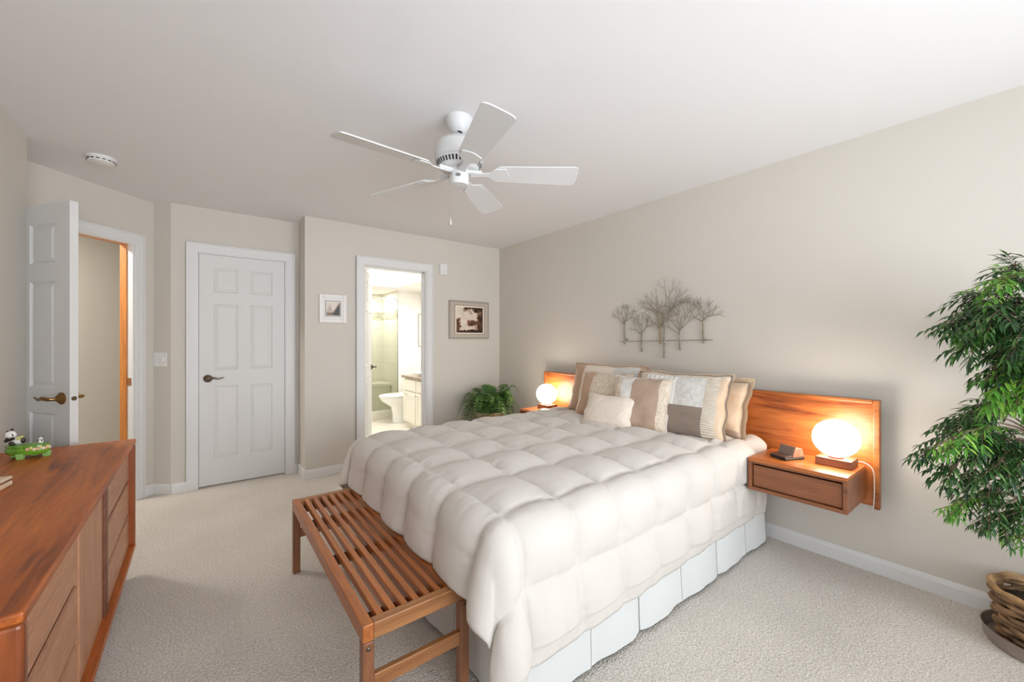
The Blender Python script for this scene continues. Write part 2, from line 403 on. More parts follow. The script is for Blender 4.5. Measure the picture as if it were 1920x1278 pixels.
# entry door, open: hinge at left jamb
hp = EP(ES1-.02); ang = math.atan2(3.15-hp[1], -.512-hp[0])
dl = door_leaf('door_1', .785, 2.03, 'open white six-panel entry door with brass levers, behind the dresser', .785-.062, M_brass, Matrix.Translation((hp[0], hp[1], .012)) @ Matrix.Rotation(ang, 4, 'Z'), flip=-1, hz=.955)
MB().lathe([(.012, 0), (.012, .002)], M=Matrix.Translation((.785, -.018, .955)) @ Matrix.Rotation(PI/2, 4, 'Y'), n=16).done('latch', M_nickel, dl)
# bathroom door, opened inwards
db = door_leaf('door_3', .66, 2.03, 'white six-panel bathroom door opened into the bathroom', .66-.06, M_nickel, Matrix.Translation((BX0+.03, YB+TH+.02, .012)) @ Matrix.Rotation(math.radians(66), 4, 'Z'), flip=-1, hz=.965)
# strike plate on entry jamb
sp = MB(); p0 = EP(ES0+.0185)
sp.box(-.0005, .003, .012, .05, .925, .985, Matrix.Translation((p0[0], p0[1], 0)) @ Matrix.Rotation(PI/4+PI, 4, 'Z') @ Matrix.Scale(-1, 4, (0, 1, 0)))
sp.done('strike_plate', pbr('rose_brass', srgb(190, 140, 105), .3, metal=1), entry_casing)

# hallway beyond the entry
hw0, hw1 = EP(-1.6, 1.15), EP(3.2, 1.15)
struct(seg(hw0, hw1, -1, 0, ZC).done('wall_hall', M_wall), 'greige hallway wall seen through the entry doorway', 'wall')
struct(seg(EP(-1.3, TH), EP(-1.3, 1.3), 1, 0, ZC).done('wall_hall_end', M_wall), 'hallway end wall out of sight', 'wall')
struct(seg(EP(2.6, TH), EP(2.6, 1.3), -1, 0, ZC).done('wall_hall_far', M_wall), 'hallway far wall out of sight', 'wall')
hl = area('hall_light', tuple(EP(.75, .65))+(2.40,), (0, 0, 0), .25, .25, 30, (1, .93, .84))

# ------------------------------------------------------------------ bathroom
BXL, BYF, BZ = 1.15, 6.50, 2.13
M_tileX = tiles('shower_tile_x', srgb(218, 214, 200), srgb(210, 206, 190), srgb(198, 194, 178), 1, 'XZ', .30, .30)
M_tileY = tiles('shower_tile_y', srgb(218, 214, 200), srgb(210, 206, 190), srgb(198, 194, 178), 1, 'YZ', .30, .30)
M_mosX = tiles('mosaic_x', srgb(150, 142, 122), srgb(205, 198, 178), srgb(190, 184, 165), 1, 'XZ', .07, .022, .5)
M_mosY = tiles('mosaic_y', srgb(150, 142, 122), srgb(205, 198, 178), srgb(190, 184, 165), 1, 'YZ', .07, .022, .5)
M_bfloor = tiles('bath_floor_tile', srgb(238, 234, 224), srgb(234, 230, 220), srgb(220, 214, 202), 1, 'XY', .33, .33)
struct(MB().box(BXL-.1, XR, YB+TH-.06, 7.4, -.1, .004).done('floor_bathroom', M_bfloor), 'pale tiled bathroom floor', 'floor')
struct(MB().box(BXL-.12, BXL, YB+TH, 7.4, 0, 2.6).done('wall_bath_left', M_bathwall), 'white bathroom wall left of the doorway', 'wall')
struct(MB().box(XR, XR+.12, YB+TH, BYF+.12, 0, 2.6).done('wall_bath_right', M_bathwall), 'white bathroom wall behind the vanity', 'wall')
SX1, SYB = 2.575, 7.26
struct(MB().box(SX1+.0, XR, BYF, BYF+.12, 0, 2.6).done('wall_bath_far', M_bathwall), 'white bathroom wall behind the toilet', 'wall')
struct(MB().box(BXL, SX1, SYB, SYB+.1, 0, 2.6).done('wall_shower_back', M_tileX), 'cream tiled back wall of the shower', 'wall')
struct(MB().box(SX1, SX1+.1, BYF+.12, SYB, 0, 2.6).box(SX1-.006, SX1, BYF+.005, SYB, 0, BZ).done('wall_shower_side', M_tileY), 'cream tiled side wall of the shower', 'wall')
struct(MB().box(BXL, SX1-.008, SYB-.006, SYB, 1.67, 1.81).done('trim_5', M_mosX), 'brown mosaic band on the shower back wall', 'tile band')
struct(MB().box(SX1-.012, SX1-.006, BYF+.03, SYB-.01, 1.67, 1.81).done('trim_6', M_mosY), 'brown mosaic band on the shower side wall', 'tile band')
cb = MB()
TX0, TX1, TY0, TY1 = 1.55, 2.42, 4.75, 6.15
cb.box(BXL, TX0, YB+TH, SYB, BZ, BZ+.04).box(TX1, XR, YB+TH, SYB, BZ, BZ+.04).box(TX0, TX1, YB+TH, TY0, BZ, BZ+.04).box(TX0, TX1, TY1, SYB, BZ, BZ+.04)
zt_ = BZ+.04
cb.box(TX0-.02, TX0, TY0, TY1, zt_, 2.45).box(TX1, TX1+.02, TY0, TY1, zt_, 2.45).box(TX0, TX1, TY0-.02, TY0, zt_, 2.45).box(TX0, TX1, TY1, TY1+.02, zt_, 2.45)
cb.box(TX0-.02, TX1+.02, TY0-.02, TY1+.02, 2.45, 2.5)
struct(cb.done('ceiling_bathroom', M_bathwall), 'white bathroom tray ceiling', 'ceiling')
struct(MB().box(BXL, SX1-.006, BYF-.05, BYF+.05, .004, .15).done('trim_7', M_tileX, bevel=.004), 'tiled shower curb beside the toilet', 'shower curb')
M_emit = pbr('lamp_glass_bath', (1, 1, 1, 1), .4, emit=(1, .96, .90, 1), estr=12)
def downlight(x, y, z, label, pw):
    t = thing('recessed_light', label, 'ceiling light', (x, y, z), group='recessed bathroom lights')
    MB().lathe([(.055, -.004), (.085, -.006), (.09, 0), (.055, 0)], cap=False, n=32).done('trim_ring', M_white, t, smooth=True)
    MB().lathe([(.001, -.002), (.056, -.002)], cap=False, n=32).done('lens', M_emit, t)
    d_ = area('bath_lamp', (x, y, z-.008), (0, 0, 0), .10, .10, pw, (1, .985, .965)); d_.data.shape = 'DISK'
downlight(1.80, 5.75, 2.449, 'round ceiling light glowing inside the bathroom tray ceiling', 14)
downlight(2.15, 5.05, 2.449, 'second round light in the tray ceiling, nearer the bathroom door', 14)
downlight(2.66, 5.62, BZ, 'small round light in the bathroom ceiling above the vanity', 6)
downlight(2.20, 6.85, BZ, 'round ceiling light over the shower stall', 13)
# shower bench and glass
tag(MB().box(2.06, SX1-.008, 6.82, SYB-.007, .004, .50).box(2.04, SX1-.008, 6.79, SYB-.007, .50, .56).done('shower_bench', M_tileX, bevel=.006), 'cream tiled corner bench inside the shower', 'shower bench')
M_sg = pbr('shower_glass', srgb(240, 245, 238), 0.0); M_sg.node_tree.nodes['Principled BSDF'].inputs['Transmission Weight'].default_value = 1; M_sg.node_tree.nodes['Principled BSDF'].inputs['IOR'].default_value = 1.1
t = thing('shower_screen', 'clear glass shower screen standing on the tiled curb', 'shower screen')
MB().box(1.75, SX1-.012, 6.496, 6.504, .15, 1.98).done('glass_panel', M_sg, t)
MB().box(SX1-.012, SX1-.006, 6.49, 6.51, .15, 1.98).box(1.75, SX1-.012, 6.492, 6.508, 1.975, 1.99).done('chrome_edge', M_chrome, t)
# toilet: local, faces -x, back against the right wall
def toilet():
    t = thing('toilet', 'white porcelain toilet with closed lid beside the vanity', 'toilet', (XR-.005, 6.13, .004))
    def oval(cx, a, b, n=40, sq=2.3):
        out = []
        for i in range(n):
            th = 2*PI*i/n; c, s = math.cos(th), math.sin(th)
            out.append((cx+a*math.copysign(abs(c)**(2/sq), c), b*math.copysign(abs(s)**(2/sq), s)))
        return out
    def loft(name, secs, mat, bev=0):
        mb = MB(); rings = [[mb.bm.verts.new((x, y, z)) for x, y in oval(cx, a, b)] for (z, cx, a, b) in secs]
        for r0, r1 in zip(rings, rings[1:]):
            n = len(r0)
            for i in range(n): mb._f([r0[i], r0[(i+1) % n], r1[(i+1) % n], r1[i]])
        mb._f(rings[0][::-1]); mb._f(rings[-1]); return mb.done(name, mat, t, smooth=True)
    loft('bowl', [(0, -.36, .24, .12), (.02, -.36, .25, .125), (.16, -.36, .245, .125), (.25, -.37, .262, .135), (.31, -.405, .315, .165), (.35, -.43, .345, .18), (.39, -.44, .36, .185), (.40, -.44, .355, .18)], M_porc)
    loft('seat', [(.402, -.45, .355, .185), (.408, -.45, .362, .19), (.42, -.45, .36, .188)], M_porc)
    loft('lid', [(.424, -.45, .365, .192), (.432, -.45, .37, .195), (.45, -.44, .35, .18), (.456, -.44, .30, .14)], M_porc)
    tb = MB().box(-.19, 0, -.21, .21, .38, .74).done('tank', M_porc, t, bevel=.02, seg=3)
    MB().box(-.20, 0, -.22, .22, .742, .775).done('tank_lid', M_porc, t, bevel=.01, seg=2)
    MB().tube([(-.195, .15, .68), (-.215, .15, .68), (-.22, .10, .675)], .006).done('flush_lever', M_chrome, tb)
toilet()
# vanity
M_cab = pbr('vanity_paint', srgb(238, 234, 224), .45)
vn = thing('bathroom_vanity', 'white bathroom vanity cabinet with drawer and doors', 'vanity cabinet', (2.38, 4.86, .004))
MB().box(.01, XR-2.38-.002, 0, .93, .08, .735).box(.06, XR-2.38-.002, .02, .91, 0, .08).done('body', M_cab, vn, bevel=.003)
for y0, y1 in ((.02, .46), (.48, .91)):
    dr = MB().box(-.014, .008, y0, y1, .56, .715).done('drawer', M_cab, vn)
    d_ = MB().box(-.012, .008, y0, y1, .10, .54).box(-.018, -.012, y0, y0+.06, .10, .54).box(-.018, -.012, y1-.06, y1, .10, .54).box(-.018, -.012, y0+.06, y1-.06, .10, .16).box(-.018, -.012, y0+.06, y1-.06, .48, .54).done('door', M_cab, vn)
    ym = y1-.05 if y0 < .3 else y0+.28
    MB().tube([(-.018, ym-.04, .505), (-.04, ym-.04, .505), (-.04, ym+.04, .505), (-.018, ym+.04, .505)], .004).done('handle', M_chrome, d_)
tag(MB().box(2.345, XR-.003, 4.84, 5.81, .74, .775).done('vanity_countertop', pbr('brown_stone', srgb(150, 132, 116), .3, var=.25, vscale=30), bevel=.006), 'brown stone countertop on the white vanity', 'countertop')
tag(MB().lathe([(.10, .0), (.17, .022), (.205, .034), (.21, .042), (.195, .044), (.14, .012), (.001, .006)], n=40, cap=False).done('sink_basin', M_porc, smooth=True), 'white oval sink basin set on the bathroom countertop', 'sink')
o = bpy.data.objects['sink_basin']; o.location = (2.66, 5.45, .775); o.scale = (1, 1.2, 1)

# ------------------------------------------------------------------ painted pictures
def painting(name, w_, h_, nx, ny, fn, parent, M, mat):
    mb = MB(); cl = []
    def P(u, v): cl.append(fn(u, v)); return M @ Vector(((u-.5)*w_, 0, (v-.5)*h_))
    mb.grid(nx, ny, P)
    o = mb.done(name, mat, parent, recalc=False)
    at = o.data.color_attributes.new('paint', 'FLOAT_COLOR', 'POINT')
    for i, c in enumerate(cl): at.data[i].color = c
    return o
M_paint = vcol_mat('painted_print', .4)
def N(x, y, s=0): return noise.noise(Vector((x, y, s)))
def mixc(a, b, t): t = max(0, min(1, t)); return tuple(x+(y-x)*t for x, y in zip(a, b))
def sm(x): x = max(0, min(1, x)); return x*x*(3-2*x)
def sepia(u, v):
    f = .55*N(u*6, v*6, 1)+.4*N(u*15, v*15, 2)+.3*N(u*34, v*34, 5)
    sky = sm(.5+3*(f*.25))*.12+.04
    canopy = sm((v-.84+.10*(u-.6)+f*.20)*7+.5)*sm((u-.24+f*.06)*9)
    right = sm((u-.80+f*.16)*7+.5)
    bank = sm((.11-abs(v-.36-.05*u)+f*.09)*14+.4)*sm((u-.34)*7)
    lefttree = sm((.15-u+f*.10)*12+.4)*sm((.62-v+f*.10)*9)
    ground = sm((.11+f*.08-v)*16+.5)
    mid = .45*sm((u-.5)*3)*sm((.62-v)*4)
    d = max(sky, canopy*.95, right*.95, bank*.85, lefttree*.8, ground, mid)
    d = max(0, min(1, d+.30*f*(d > .3)))
    c = mixc(srgb(236, 226, 210), srgb(142, 96, 68), min(1, d*2)); return mixc(c, srgb(40, 22, 13), d*2-1)
def street(u, v):
    f = .5*N(u*11, v*11, 3)+.5*N(u*29, v*29, 4); d = 0.05
    if u > .42: d = max(d, 5*((.25+.75*((u-.42)/.5))-v)) if v < .95 else d
    if u > .5: d *= .62+.6*f
    if v < .42+f*.1 and u < .45: d = max(d, .25+1.0*f)
    if abs(u-.24) < .14*(1-(v-.45)/.4) and v > .4 and v < .85: d = max(d, .3+.5*f)
    if v < .2: d = max(d, .65+.7*f)
    d = max(0, min(1, d))
    c = mixc(srgb(228, 218, 206), srgb(140, 112, 90), min(1, d*2)); return mixc(c, srgb(34, 28, 24), d*2-1)
def sketch(u, v):
    d = .5 if abs(u-.5+.12*math.sin(v*9)) < .05 and .15 < v < .85 else 0
    return mixc(srgb(238, 234, 226), srgb(170, 165, 158), d+.15*N(u*9, v*9))

def frame(name, label, xc, zc, w_, h_, bw, mat_f, in_w, in_h, fn, depth=.022, mat_m=None, line=None, nx=70):
    t = thing(name, label, 'picture', (xc, YB-.001, zc))
    mb = MB(); W2, H2 = w_/2, h_/2
    mb.box(-W2, -W2+bw, -depth, 0, -H2, H2).box(W2-bw, W2, -depth, 0, -H2, H2).box(-W2+bw, W2-bw, -depth, 0, -H2, -H2+bw).box(-W2+bw, W2-bw, -depth, 0, H2-bw, H2)
    mb.done('frame', mat_f, t, bevel=.004)
    MB().box(-W2+bw-.002, W2-bw+.002, -depth+.006, -.002, -H2+bw-.002, H2-bw+.002).done('mat_board', mat_m, t)
    if line:
        a, b = in_w/2+line[1], in_h/2+line[1]; c, d = in_w/2+line[2], in_h/2+line[2]
        l = MB(); y0, y1 = -depth+.003, -depth+.007
        l.box(-c, -a, y0, y1, -d, d).box(a, c, y0, y1, -d, d).box(-a, a, y0, y1, -d, -b).box(-a, a, y0, y1, b, d)
        l.done('fillet', line[0], t)
    painting('print', in_w, in_h, nx, int(nx*in_h/in_w), fn, t, Matrix.Translation((0, -depth+.0045, 0)), M_paint)
    return t
frame('framed_photograph', 'small square white framed street photograph left of the bathroom doorway', .978, 1.592, .246, .27, .035, pbr('white_frame', srgb(232, 230, 228), .4), .118, .128, street, mat_m=pbr('white_mat', srgb(236, 234, 232), .8), line=(pbr('grey_fillet', srgb(165, 158, 150), .5), .004, .012), nx=60)
frame('framed_landscape', 'large grey framed sepia landscape print above the fern', 2.503, 1.532, .547, .445, .018, pbr('champagne_frame', srgb(170, 160, 148), .4, metal=.2), .365, .30, sepia, mat_m=pbr('grey_mat', srgb(190, 180, 166), .8), line=(pbr('cream_fillet', srgb(238, 228, 212), .5), .0, .016), nx=90)
o = bpy.data.objects['framed_landscape']
l = MB()
a, b, c, d = .199, .166, .204, .171
for y0, y1 in ((-.019, -.0155),): l.box(-c, -a, y0, y1, -d, d).box(a, c, y0, y1, -d, d).box(-a, a, y0, y1, -d, -b).box(-a, a, y0, y1, b, d)
l.done('bead', pbr('dark_bead', srgb(110, 92, 76), .5), o)
t = thing('framed_sketch', 'silver framed pale sketch on the bathroom wall', 'picture', (XR-.001, 6.36, 1.47))
mb = MB()
for a in ((-.022, 0, -.22, -.205, -.28, .28), (-.022, 0, .205, .22, -.28, .28), (-.022, 0, -.205, .205, -.28, -.265), (-.022, 0, -.205, .205, .265, .28)): mb.box(*a)
mb.done('frame', pbr('silver_frame', srgb(170, 165, 160), .4, metal=.5), t)
t.scale = (1, .62, 1)
painting('print', .41, .53, 30, 40, sketch, t, Matrix.Translation((-.010, 0, 0)) @ Matrix.Rotation(-PI/2, 4, 'Z'), M_paint)

# ------------------------------------------------------------------ small wall and ceiling fittings
t = thing('smoke_detector', 'round white smoke detector on the ceiling at the left', 'smoke detector', (-.520, 3.600, ZC))
MB().lathe([(.001, -.038), (.045, -.038), (.062, -.032), (.066, -.018), (.066, -.014)], n=40, cap=False).done('cover', M_white, t, smooth=True)
MB().lathe([(.069, -.014), (.072, -.010), (.072, 0)], n=40).done('mounting_plate', M_white, t, smooth=True)
v_ = MB()
for a_ in range(0, 360, 24):
    M_ = Matrix.Rotation(math.radians(a_), 4, 'Z'); v_.box(.0645, .0668, -.009, .009, -.026, -.021, M_)
v_.done('vent_slots', M_slot, t)
fc = (F0+E0)/2 + (E0-F0).normalized()*.012; fn_ = Vector((-rt, -rt))
fang = math.atan2((E0-F0).y, (E0-F0).x)
t = thing('light_switch', 'white wall plate with round dimmer knob on the angled wall', 'light switch', (fc.x+.0, fc.y+.0, 1.127), fang+PI)
MB().box(-.058, .058, -.006, 0, -.058, .058).done('plate', M_white, t, bevel=.003)
MB().lathe([(.001, .022), (.015, .022), (.017, .006)], M=Matrix.Translation((.022, 0, 0)) @ Matrix.Rotation(PI/2, 4, 'X'), n=24, cap=False).done('dimmer_knob', M_white, t, smooth=True)
MB().box(-.031, -.015, -.012, -.006, -.033, .033).done('rocker', M_white, t, bevel=.002)
t = thing('wall_chime', 'small white rectangular box high on the wall right of the bathroom doorway', 'chime box', (2.157, YB, 2.098))
MB().box(-.044, .044, -.022, 0, -.061, .061).done('housing', M_white, t, bevel=.004)
MB().box(-.030, .030, -.025, -.022, -.047, -.012).done('speaker_panel', M_trim, t, bevel=.001)

# ------------------------------------------------------------------ ceiling fan
def fan():
    t = thing('ceiling_fan', 'white five-blade ceiling fan with pull chain', 'ceiling fan', (1.055, 1.835, ZC))
    cp = MB().lathe([(.070, 0), (.070, -.012), (.064, -.035), (.050, -.062), (.034, -.078), (.024, -.082), (.001, -.082)], n=40, cap=False).done('canopy', M_fan, t, smooth=True)
    MB().tube([(-.02, -.024, -.079), (-.005, -.03, -.083), (.005, -.02, -.088)], .004).done('hanger_clip', M_slot, cp)
    MB().lathe([(.012, -.07), (.012, -.125)], n=16).done('downrod', M_fan, t, smooth=True)
    z0 = -.112
    mh = MB().lathe([(.014, z0+.002), (.055, z0), (.095, z0-.012), (.120, z0-.035), (.127, z0-.06), (.127, z0-.10), (.124, z0-.112), (.118, z0-.116), (.118, z0-.122), (.105, z0-.145), (.085, z0-.158), (.001, z0-.16)], n=56, cap=False).done('motor_housing', M_fan, t, smooth=True, angle=25)
    vs = MB()
    for k in range(40):
        M_ = Matrix.Rotation(2*PI*k/40, 4, 'Z')
        pr = [(.1175, z0-.1245), (.1055, z0-.1455)]
        a, b = pr; w2 = .0042
        vs._f([vs.bm.verts.new(M_ @ Vector(p)) for p in ((a[0]+.001, -w2, a[1]-.001), (a[0]+.001, w2, a[1]-.001), (b[0]+.001, w2*.8, b[1]-.001), (b[0]+.001, -w2*.8, b[1]-.001))])
    vs.done('vent_slots', M_slot, mh, recalc=False)
    sw = MB().lathe([(.05, z0-.158), (.05, z0-.172), (.052, z0-.178), (.052, z0-.225), (.047, z0-.237), (.001, z0-.240)], n=40, cap=False).done('switch_housing', M_fan, t, smooth=True)
    Md = Matrix.Rotation(math.radians(-125), 4, 'Z')
    MB().lathe([(.014, 0), (.014, .002)], M=Md @ Matrix.Translation((.0515, 0, z0-.2)) @ Matrix.Rotation(PI/2, 4, 'Y') @ Matrix.Diagonal((.6, 1, 1, 1)), n=20).done('badge', pbr('badge_metal', srgb(140, 138, 136), .4, metal=.6), sw)
    zb = z0-.172
    for k in range(5):
        a = math.radians(4+72*k)-math.atan(576/753)
        Rz = Matrix.Rotation(a, 4, 'Z')
        Tl = Rz @ Matrix.Translation((0, 0, zb)) @ Matrix.Rotation(math.radians(-14), 4, 'X')
        mb = MB(); r0, r1 = .185, .625
        pts = []
        wi, wo = .060, .074
        for i in range(9):
            th = PI/2+PI*i/8; pts.append((r0+.03+.03*math.cos(th), wi*math.sin(th)))
        for i in range(9):
            th = -PI/2+PI*i/8; c, s = math.cos(th), math.sin(th)
            pts.append((r1-.03+.03*abs(c)**.6, wo*math.copysign(abs(s)**.55, s)))
        mb.prism(pts, -.003, .003, Tl)
        bl = mb.done('blade', M_fan, t)
        ir = MB()
        ir.prism([(.06, -.022), (.12, -.013), (.16, -.018), (.19, -.05), (.245, -.05), (.255, -.025), (.262, 0), (.255, .025), (.245, .05), (.19, .05), (.16, .018), (.12, .013), (.06, .022)], -.010, -.0035, Tl)
        ir.prism([(.045, -.02), (.12, -.012), (.12, .012), (.045, .02)], -.006, .012, Rz @ Matrix.Translation((0, 0, zb)))
        ir.done('blade_iron', M_fan, bl, bevel=.002)
    ca = math.radians(-165); cx_, cy_ = .062*math.cos(ca), .062*math.sin(ca)
    pc = MB(); pc.tube([(cx_*.8, cy_*.8, z0-.19), (cx_, cy_, z0-.19), (cx_, cy_, z0-.2)], .004)
    n = 40
    for i in range(n): pc.ball((cx_, cy_, z0-.2-i*.22/n), .0022, 4)
    pc.tube([(cx_, cy_, z0-.2), (cx_, cy_, z0-.42)], .0013, 6)
    ch = pc.done('pull_chain', pbr('chain_metal', srgb(168, 158, 146), .35, metal=.7), t, smooth=True)
    MB().lathe([(.003, -.418+z0), (.005, -.421+z0), (.005, -.432+z0), (.0085, -.437+z0), (.0095, -.448+z0), (.007, -.457+z0), (.001, -.459+z0)], c=(cx_, cy_, 0), n=16, cap=False).done('chain_pull', pbr('pull_wood', srgb(190, 182, 172), .5), ch, smooth=True)
fan()

# ------------------------------------------------------------------ metal tree wall sculpture
def wall_trees():
    t = thing('wall_sculpture', 'brushed metal sculpture of bare trees hung above the bed', 'wall art', (XR, 1.82, 1.45))
    m = pbr('champagne_metal', srgb(150, 141, 126), .4, metal=.35, bump=.5, bscale=120, var=.25, vscale=60)
    m2 = pbr('copper_metal', srgb(158, 140, 116), .4, metal=.35, bump=.5, bscale=120)
    rnd = random.Random(3)
    # foot (y, z), top of trunk (y, z), size, lean, boughs, stand-off
    trees = [((.374, -.197), (.383, -.004), .95, 8, 5, 0), ((.203, -.258), (.206, -.096), .9, -4, 5, 0), ((.026, -.192), (.026, -.040), 1.15, 2, 6, .006),
             ((-.010, -.309), (-.018, .039), 1.30, -6, 7, .012), ((-.141, -.241), (-.136, -.081), 1.25, -10, 6, .004), ((-.324, -.187), (-.319, -.010), .92, 0, 5, 0)]
    for idx, (b0, b1, sz, tilt, nb, xo) in enumerate(trees):
        x = -.02-xo
        (y0, z0), (y1, z1) = b0, b1
        mb = MB(); r = .0085
        mb.tube([(x, y0, z0), (x, (y0+y1)/2+.002, (z0+z1)/2), (x, y1, z1)], [r, r*.95, r*.8], 6)
        def branch(y, z, a, l, rr, dep):
            n = 3; pts = [(x, y, z)]; aa = a
            for i in range(n):
                aa += rnd.uniform(-.12, .12); y += math.sin(aa)*l/n; z += math.cos(aa)*l/n; pts.append((x+rnd.uniform(-.004, .004), y, z))
            mb.tube(pts, [rr*(1-.25*i/n) for i in range(n+1)], 5)
            if dep:
                for j in range(2 if dep > 1 else rnd.choice((2, 2, 3))):
                    q = pts[-1] if j < 2 else pts[2]
                    branch(q[1], q[2], aa+(-1)**j*rnd.uniform(.22, .6), l*rnd.uniform(.62, .85), rr*.72, dep-1)
        for i in range(nb):
            a = -1.15+2.3*i/(nb-1)+rnd.uniform(-.1, .1)
            hfrac = 1-.16*abs(a)
            yy, zz = y1+(y0-y1)*(.12*(i % 3)), z1+(z0-z1)*(.10*(i % 3))
            branch(yy, zz, a*.85-math.radians(tilt)*.3, .093*sz*hfrac, .0036, 3 if sz > 1.2 else 2)
        mb.done('tree', m2 if idx == 2 else m, t, smooth=True)
    rod = MB(); a = (.444, -.172); b = (-.383, -.161)
    rod.tube([(-.012, a[0], a[1]), (-.012, b[0], b[1])], .0025, 6)
    for c in ((.365, -.157), (-.328, -.16)):
        rod.tube([(-.0, c[0], c[1]), (-.022, c[0], c[1])], .008, 10)
    rod.done('mounting_rod', m, t)
wall_trees()

# ------------------------------------------------------------------ headboard and nightstands
HX0, HX1 = 2.858, 2.885
hb = thing('headboard', 'long orange teak headboard panel mounted on the wall', 'headboard', (HX1, 1.84, 0))
y0, y1, z0, z1 = .513, 3.163, .39, .957
mb = MB().box(HX0-HX1, 0, y0-1.84, y1-1.84, z0, z1); mb.done('panel', M_head, hb, bevel=.004)
fr = MB(); a = y0-1.84; b = y1-1.84; fx = HX0-HX1-.012
fr.box(fx, -.0, a-.006, a+.022, z0-.012, z1+.006).box(fx, -.0, b-.022, b+.006, z0-.012, z1+.006).box(fx, 0, a+.022, b-.022, z1-.014, z1+.006)
fr.done('edge_frame', M_teakY, hb, bevel=.005)
for y_ in (-.85, .85): MB().box(0, XR-HX1, y_-.05, y_+.05, .5, .8).done('wall_cleat', M_walnut, hb)
def nightstand(yc, label):
    NX = 2.50; D_ = HX0-NX-.013; w2 = .227; H_ = .182
    t = thing('nightstand', label, 'nightstand', (NX, yc, .425), group=None)
    MB().box(0, D_, -w2, w2, H_-.019, H_).done('top', M_head, t, bevel=.003)
    MB().box(0, D_, -w2, w2, 0, .019).box(0, D_, -w2, -w2+.019, .019, H_-.019).box(0, D_, w2-.019, w2, .019, H_-.019).box(D_-.01, D_, -w2+.019, w2-.019, .019, H_-.019).done('body', M_stand, t, bevel=.003)
    MB().box(.014, .034, -w2+.023, w2-.023, .023, H_-.040).done('drawer', M_stand, t, bevel=.002)
    MB().box(.010, .05, -w2+.019, w2-.019, H_-.030, H_-.019).done('drawer_rail', M_stand, t)
    return t
nightstand(.791, 'floating teak nightstand on the right of the bed')
nightstand(2.915, 'floating teak nightstand by the fern on the far side of the bed')
M_globe = pbr('opal_glass', (1, 1, 1, 1), .3, emit=(1, .89, .76, 1), estr=18)
M_cordw = pbr('white_cord', srgb(225, 215, 205), .5); M_cordg = pbr('grey_cord', srgb(60, 58, 58), .6)
def lamp(yc, label, cord, rz=0):
    t = thing('table_lamp', label, 'table lamp', (2.715, yc, .608), rz, group=None)
    MB().box(-.055, .075, -.078, .078, 0, .042).done('base', M_walnut, t, bevel=.002)
    MB().lathe([(.034, .042), (.034, .05)], n=24).done('collar', M_walnut, t)
    g = MB(); g.ball((0, 0, .146), .102, 20, (1, 1.03, .98)); g.done('globe', M_globe, t, smooth=True, angle=180)
    pts = [Vector(p) for p in cord]
    out = []
    for i in range(len(pts)-1):
        p0, p1, p2, p3 = pts[max(i-1, 0)], pts[i], pts[i+1], pts[min(i+2, len(pts)-1)]
        for k in range(8):
            u = k/8; out.append(.5*((2*p1)+(-p0+p2)*u+(2*p0-5*p1+4*p2-p3)*u*u+(-p0+3*p1-3*p2+p3)*u**3))
    out.append(pts[-1])
    MB().tube(out, .0028, 6).done('cord', M_cordw, t, smooth=True)
lamp(.662, 'glowing white globe lamp on the right nightstand', [(.076, -.05, .02), (.085, -.10, .022), (.09, -.135, -.01), (.098, -.139, -.09), (.105, -.136, -.18), (.128, -.125, -.235), (.135, -.09, -.225), (.142, -.05, -.20)])
lamp(2.978, 'glowing white globe lamp on the far nightstand by the fern', [(.076, .03, .01), (.10, .06, .008), (.12, .09, .005)])
# clock gadget on the right nightstand
t = thing('clock_radio', 'small brown wedge-shaped clock beside the right globe lamp', 'clock', (2.665, .875, .608), math.radians(-24))
t.scale = (1.25, 1.3, 1.2)
M_brown = pbr('brown_plastic', srgb(84, 62, 54), .45); M_ribs = wood('striped_wood', srgb(96, 56, 40), srgb(150, 100, 78), srgb(176, 126, 100), 'Y', scale=2.2)
MB().box(-.055, .055, -.04, .04, 0, .012).done('base', M_black, t, bevel=.004)
Mx = Matrix.Rotation(PI/2, 4, 'X')
MB().prism([(-.012, .012), (.053, .012), (.042, .05), (.004, .06)], -.038, .038, Mx).done('back_case', M_ribs, t, bevel=.002)
MB().prism([(-.0135, .014), (-.0100, .012), (.004, .058), (.0005, .058)], -.033, .033, Mx).done('display', pbr('grey_screen', srgb(120, 104, 96), .3), t)
MB().prism([(-.054, .012), (-.013, .012), (-.015, .022), (-.054, .016)], -.036, .036, Mx).done('keypad', M_brown, t, bevel=.001)
t = thing('small_book', 'small dark book lying on the far nightstand beside the globe lamp', 'book', (2.60, 2.84, .608), math.radians(18))
MB().box(-.055, .055, -.075, .075, 0, .003).box(-.055, .055, -.075, .075, .017, .02).box(-.055, -.052, -.075, .075, .003, .017).done('cover', pbr('dark_cover', srgb(72, 44, 36), .5), t, bevel=.001)
MB().box(-.051, .052, -.072, .072, .003, .017).done('pages', pbr('paper', srgb(222, 212, 196), .8), t)
# black cable below the nightstand
tag(MB().tube([(2.80, 1.00, .424), (2.80, 1.03, .39), (2.82, 1.06, .375), (2.85, 1.09, .385), (2.86, 1.12, .40)], .003, 6).done('power_cable', M_cordg, smooth=True), 'thin dark cable looping out below the right nightstand', 'cable')

